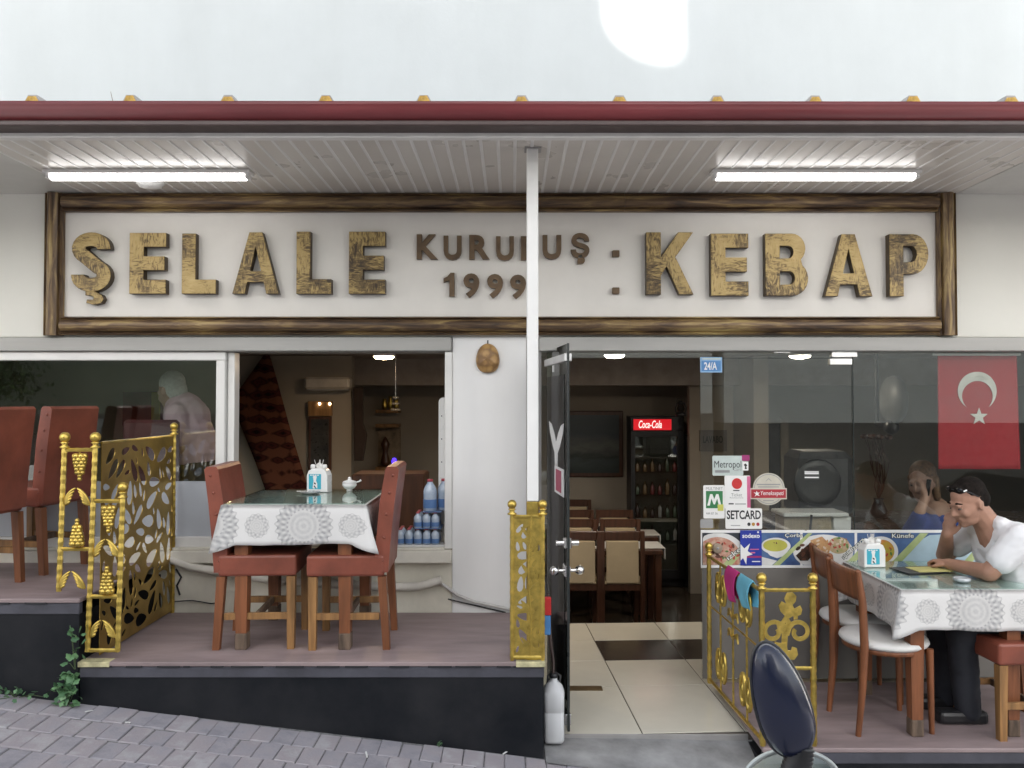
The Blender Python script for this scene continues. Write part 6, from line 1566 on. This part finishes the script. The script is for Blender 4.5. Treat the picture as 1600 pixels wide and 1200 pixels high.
MB().ball((1.22, -3.42, .73), (.38, .14, .06), 18, 10).build('seat', blackplastic, sc_)
for wx in (.30, 1.45):
    w_ = MB(); w_.tube([(wx + .18 * cos(2 * pi * k / 28), -3.42, .24 + gz_ - .02 - .05 * (wx > 1) + .18 * sin(2 * pi * k / 28)) for k in range(29)], .052, 10); wl_ = w_.build('wheel', blackplastic, sc_)
    MB().lathe([(.06, -.03), (.13, -.02), (.13, .02), (.06, .03)], (wx, -3.42, .22 + gz_ - .05 * (wx > 1)), axis=Matrix.Rotation(pi / 2, 3, 'X')).build('rim', silver, wl_)
MB().ball((.30, -3.42, .42), (.22, .07, .07), 14, 8).build('mudguard', silver, sc_)

# ------------------------------------------------------------------ the other side of the street
cream_w = mat('facing_plaster', (.78, .765, .72), .85, var=.06, scale=.6, bmp=.1); stone_b = mat('facing_base', (.16, .15, .14), .7, var=.2); dkw = glass('facing_glass', (.1, .11, .12), 1.5); wfr = mat('facing_frame', (.55, .53, .5), .5)
inside = mat('dark_room', (.03, .03, .032), .8)
def block(label, x0, x1, y0, y1, h, zb, wall, cols):
    t = thing('street_building', label, 'building', ((x0 + x1) / 2, y1, zb), 'buildings facing the restaurant')
    g0 = min(ground(x0), ground(x1)) - 1
    MB().ab((x0, y0, zb + 1.5), (x1, y1, h)).build('wall', wall, t); MB().ab((x0 - .02, y0, g0), (x1 + .02, y1 + .02, zb + 1.499)).build('base', stone_b, t)
    MB().ab((x0 - .1, y0 - .1, h + .001), (x1 + .1, y1 + .12, h + .2)).build('parapet', wall, t)
    for z in (4.2, 7.2, 9.6):
        if z + 1.3 > h: continue
        for k in range(cols):
            xc = x0 + (x1 - x0) * (k + .5) / cols
            w_ = MB(); w_.ab((xc - .55, y1 + .001, z), (xc + .55, y1 + .05, z + 1.3)); wo2 = w_.build('window', wfr, t)
            MB().ab((xc - .48, y1 + .0505, z + .07), (xc - .02, y1 + .056, z + 1.23)).build('pane', mat('facing_pane', (.03, .035, .04), .08, bmp=0), wo2)
            MB().ab((xc + .02, y1 + .0505, z + .07), (xc + .48, y1 + .056, z + 1.23)).build('pane', MATS['facing_pane'], wo2)
    return t
block('tall cream plastered house across the street, right of the alley', 1.12, 5.0, -24, -15.0, 12.2, ground(3) + .3, cream_w, 2)
block('low white house across the street at the right', 5.3, 16, -24, -15.0, 3.9, ground(5) + .3, cream_w, 4)
block('low olive rendered house behind the trees across the street at the left', -19, -5.8, -24, -16.5, 4.6, ground(-6) - .8, mat('facing_olive', (.36, .37, .28), .85, var=.15, scale=.6), 4)
block('plain grey rendered house across the street, left of the alley', -5.4, .51, -24, -15.0, 12.2, ground(-3), mat('facing_grey', (.62, .61, .57), .85, var=.08, scale=.6), 3)
lk_ = thing('sun_patch_blocker', 'unseen added wall in the alley, its top shaping the sun patch', 'building', (.81, -18, 0), 'buildings facing the restaurant')  # added, unseen: its top edge outlines the sun patch on the upper wall
zk = 17.5 * -KZ
MB().shape([[(.511, -1), (1.119, -1), (1.119, 3.76 + zk), (1.06, 3.69 + zk), (.94, 3.66 + zk), (.785, 3.70 + zk), (.665, 3.79 + zk), (.57, 3.97 + zk), (.511, 4.2 + zk)]], -17.5, .5).build('wall', cream_w, lk_)
crownm = bpy.data.materials.new('tree_leaves'); n, b_ = nodes(crownm)
ge = n.nodes.new('ShaderNodeNewGeometry')
n.links.new(ramp(n, noise(n, ge.outputs['Position'], 2.2, 4), [(.3, (.05, .09, .03)), (.6, (.09, .14, .045)), (.8, (.14, .19, .065))]), b_.inputs['Base Color']); b_.inputs['Roughness'].default_value = .5
def tree(label, x, y, h, rad, n_, seed, leaf=.16):
    rs = random.Random(seed); t = thing('street_tree', label, 'tree', (x, y, ground(x)), 'trees across the street'); g_ = ground(x)
    tr_ = MB(); tr_.tube([(x, y, g_ - .1), (x + .05, y, g_ + h * .3), (x - .03, y + .05, g_ + h * .55), (x, y, g_ + h * .8)], [.16, .13, .09, .04], 10)
    for k in range(9):
        a = k * 2.4; z0_ = g_ + h * (.35 + .05 * k); tr_.tube([(x, y, z0_), (x + rad * .4 * cos(a), y + rad * .4 * sin(a), z0_ + .5), (x + rad * .75 * cos(a), y + rad * .75 * sin(a), z0_ + .9)], [.05, .035, .012], 6)
    tr_.build('trunk', wooddark, t)
    clumps = []
    for k in range(26):
        a = rs.uniform(0, 2 * pi); q = rs.uniform(-1, 1); rr = rad * rs.random() ** .4
        clumps.append(Vector((x + rr * cos(a) * sqrt(1 - q * q), y + rr * sin(a) * sqrt(1 - q * q), g_ + h - rad * .95 + rad * .95 * q)))
    vs, fs = [], []
    for k in range(n_):
        c = rs.choice(clumps); p = c + Vector((rs.gauss(0, 1), rs.gauss(0, 1), rs.gauss(0, .8))) * rad * .20
        e = Euler((rs.uniform(0, 6), rs.uniform(0, 6), rs.uniform(0, 6))).to_matrix(); s = leaf * rs.uniform(.6, 1.2); b0 = len(vs)
        for u, v in ((-.5, 0), (0, -.28), (.5, 0), (0, .28)): vs.append(p + e @ Vector((u * s, v * s, 0)))
        fs.append((b0, b0 + 1, b0 + 2, b0 + 3))
    me = bpy.data.meshes.new('crown'); off = Vector(t.location); me.from_pydata([v - off for v in vs], [], fs); me.materials.append(crownm)
    o2 = bpy.data.objects.new('crown', me); COL.objects.link(o2); o2.parent = t
    return t
# street trees, clear of the sunlit gap, mirrored in the left window
tree('bushy street tree before the grey house across the street', -3.6, -13.2, 5.2, 1.7, 9000, 4, .18)
tree('slender street tree at the far left across the street', -12.6, -13.6, 4.0, 1.8, 9000, 12)
# parked car across the street, mirrored in the glass
car = thing('parked_car', 'dark parked car across the street, mirrored in the shop glass', 'car', (10.0, -11.6, ground(10)))
gz2 = ground(10.0)
cp = mat('car_paint', (.03, .032, .036), .2, .3, bmp=0)
prof = [(-2.1, .35), (2.1, .35), (2.15, .62), (1.95, .82), (1.0, .92), (.45, 1.40), (-.95, 1.44), (-1.6, 1.0), (-2.1, .92)]
cb = MB(); cb.prism(prof, (10.0, -12.4, gz2), (10.0, -10.8, gz2), (Vector((1, 0, -.118)), Vector((0, 0, 1)))); bmesh.ops.bevel(cb.b, geom=list(cb.b.edges), offset=.05, segments=2, affect='EDGES'); cb.build('body', cp, car)
wn = MB(); wn.prism([(.85, .94), (.40, 1.34), (-.90, 1.38), (-1.35, 1.0)], (10.0, -10.802, gz2), (10.0, -10.79, gz2), (Vector((1, 0, -.118)), Vector((0, 0, 1)))); wn.build('side_window', MATS['facing_pane'], car)
for wx in (-1.3, 1.3):
    MB().lathe([(.1, -.1), (.31, -.09), (.32, 0), (.31, .09), (.1, .1)], (10 + wx, -10.86, gz2 + .31 - .118 * wx), n=20, axis=Matrix.Rotation(pi / 2, 3, 'X')).build('wheel', blackplastic, car)
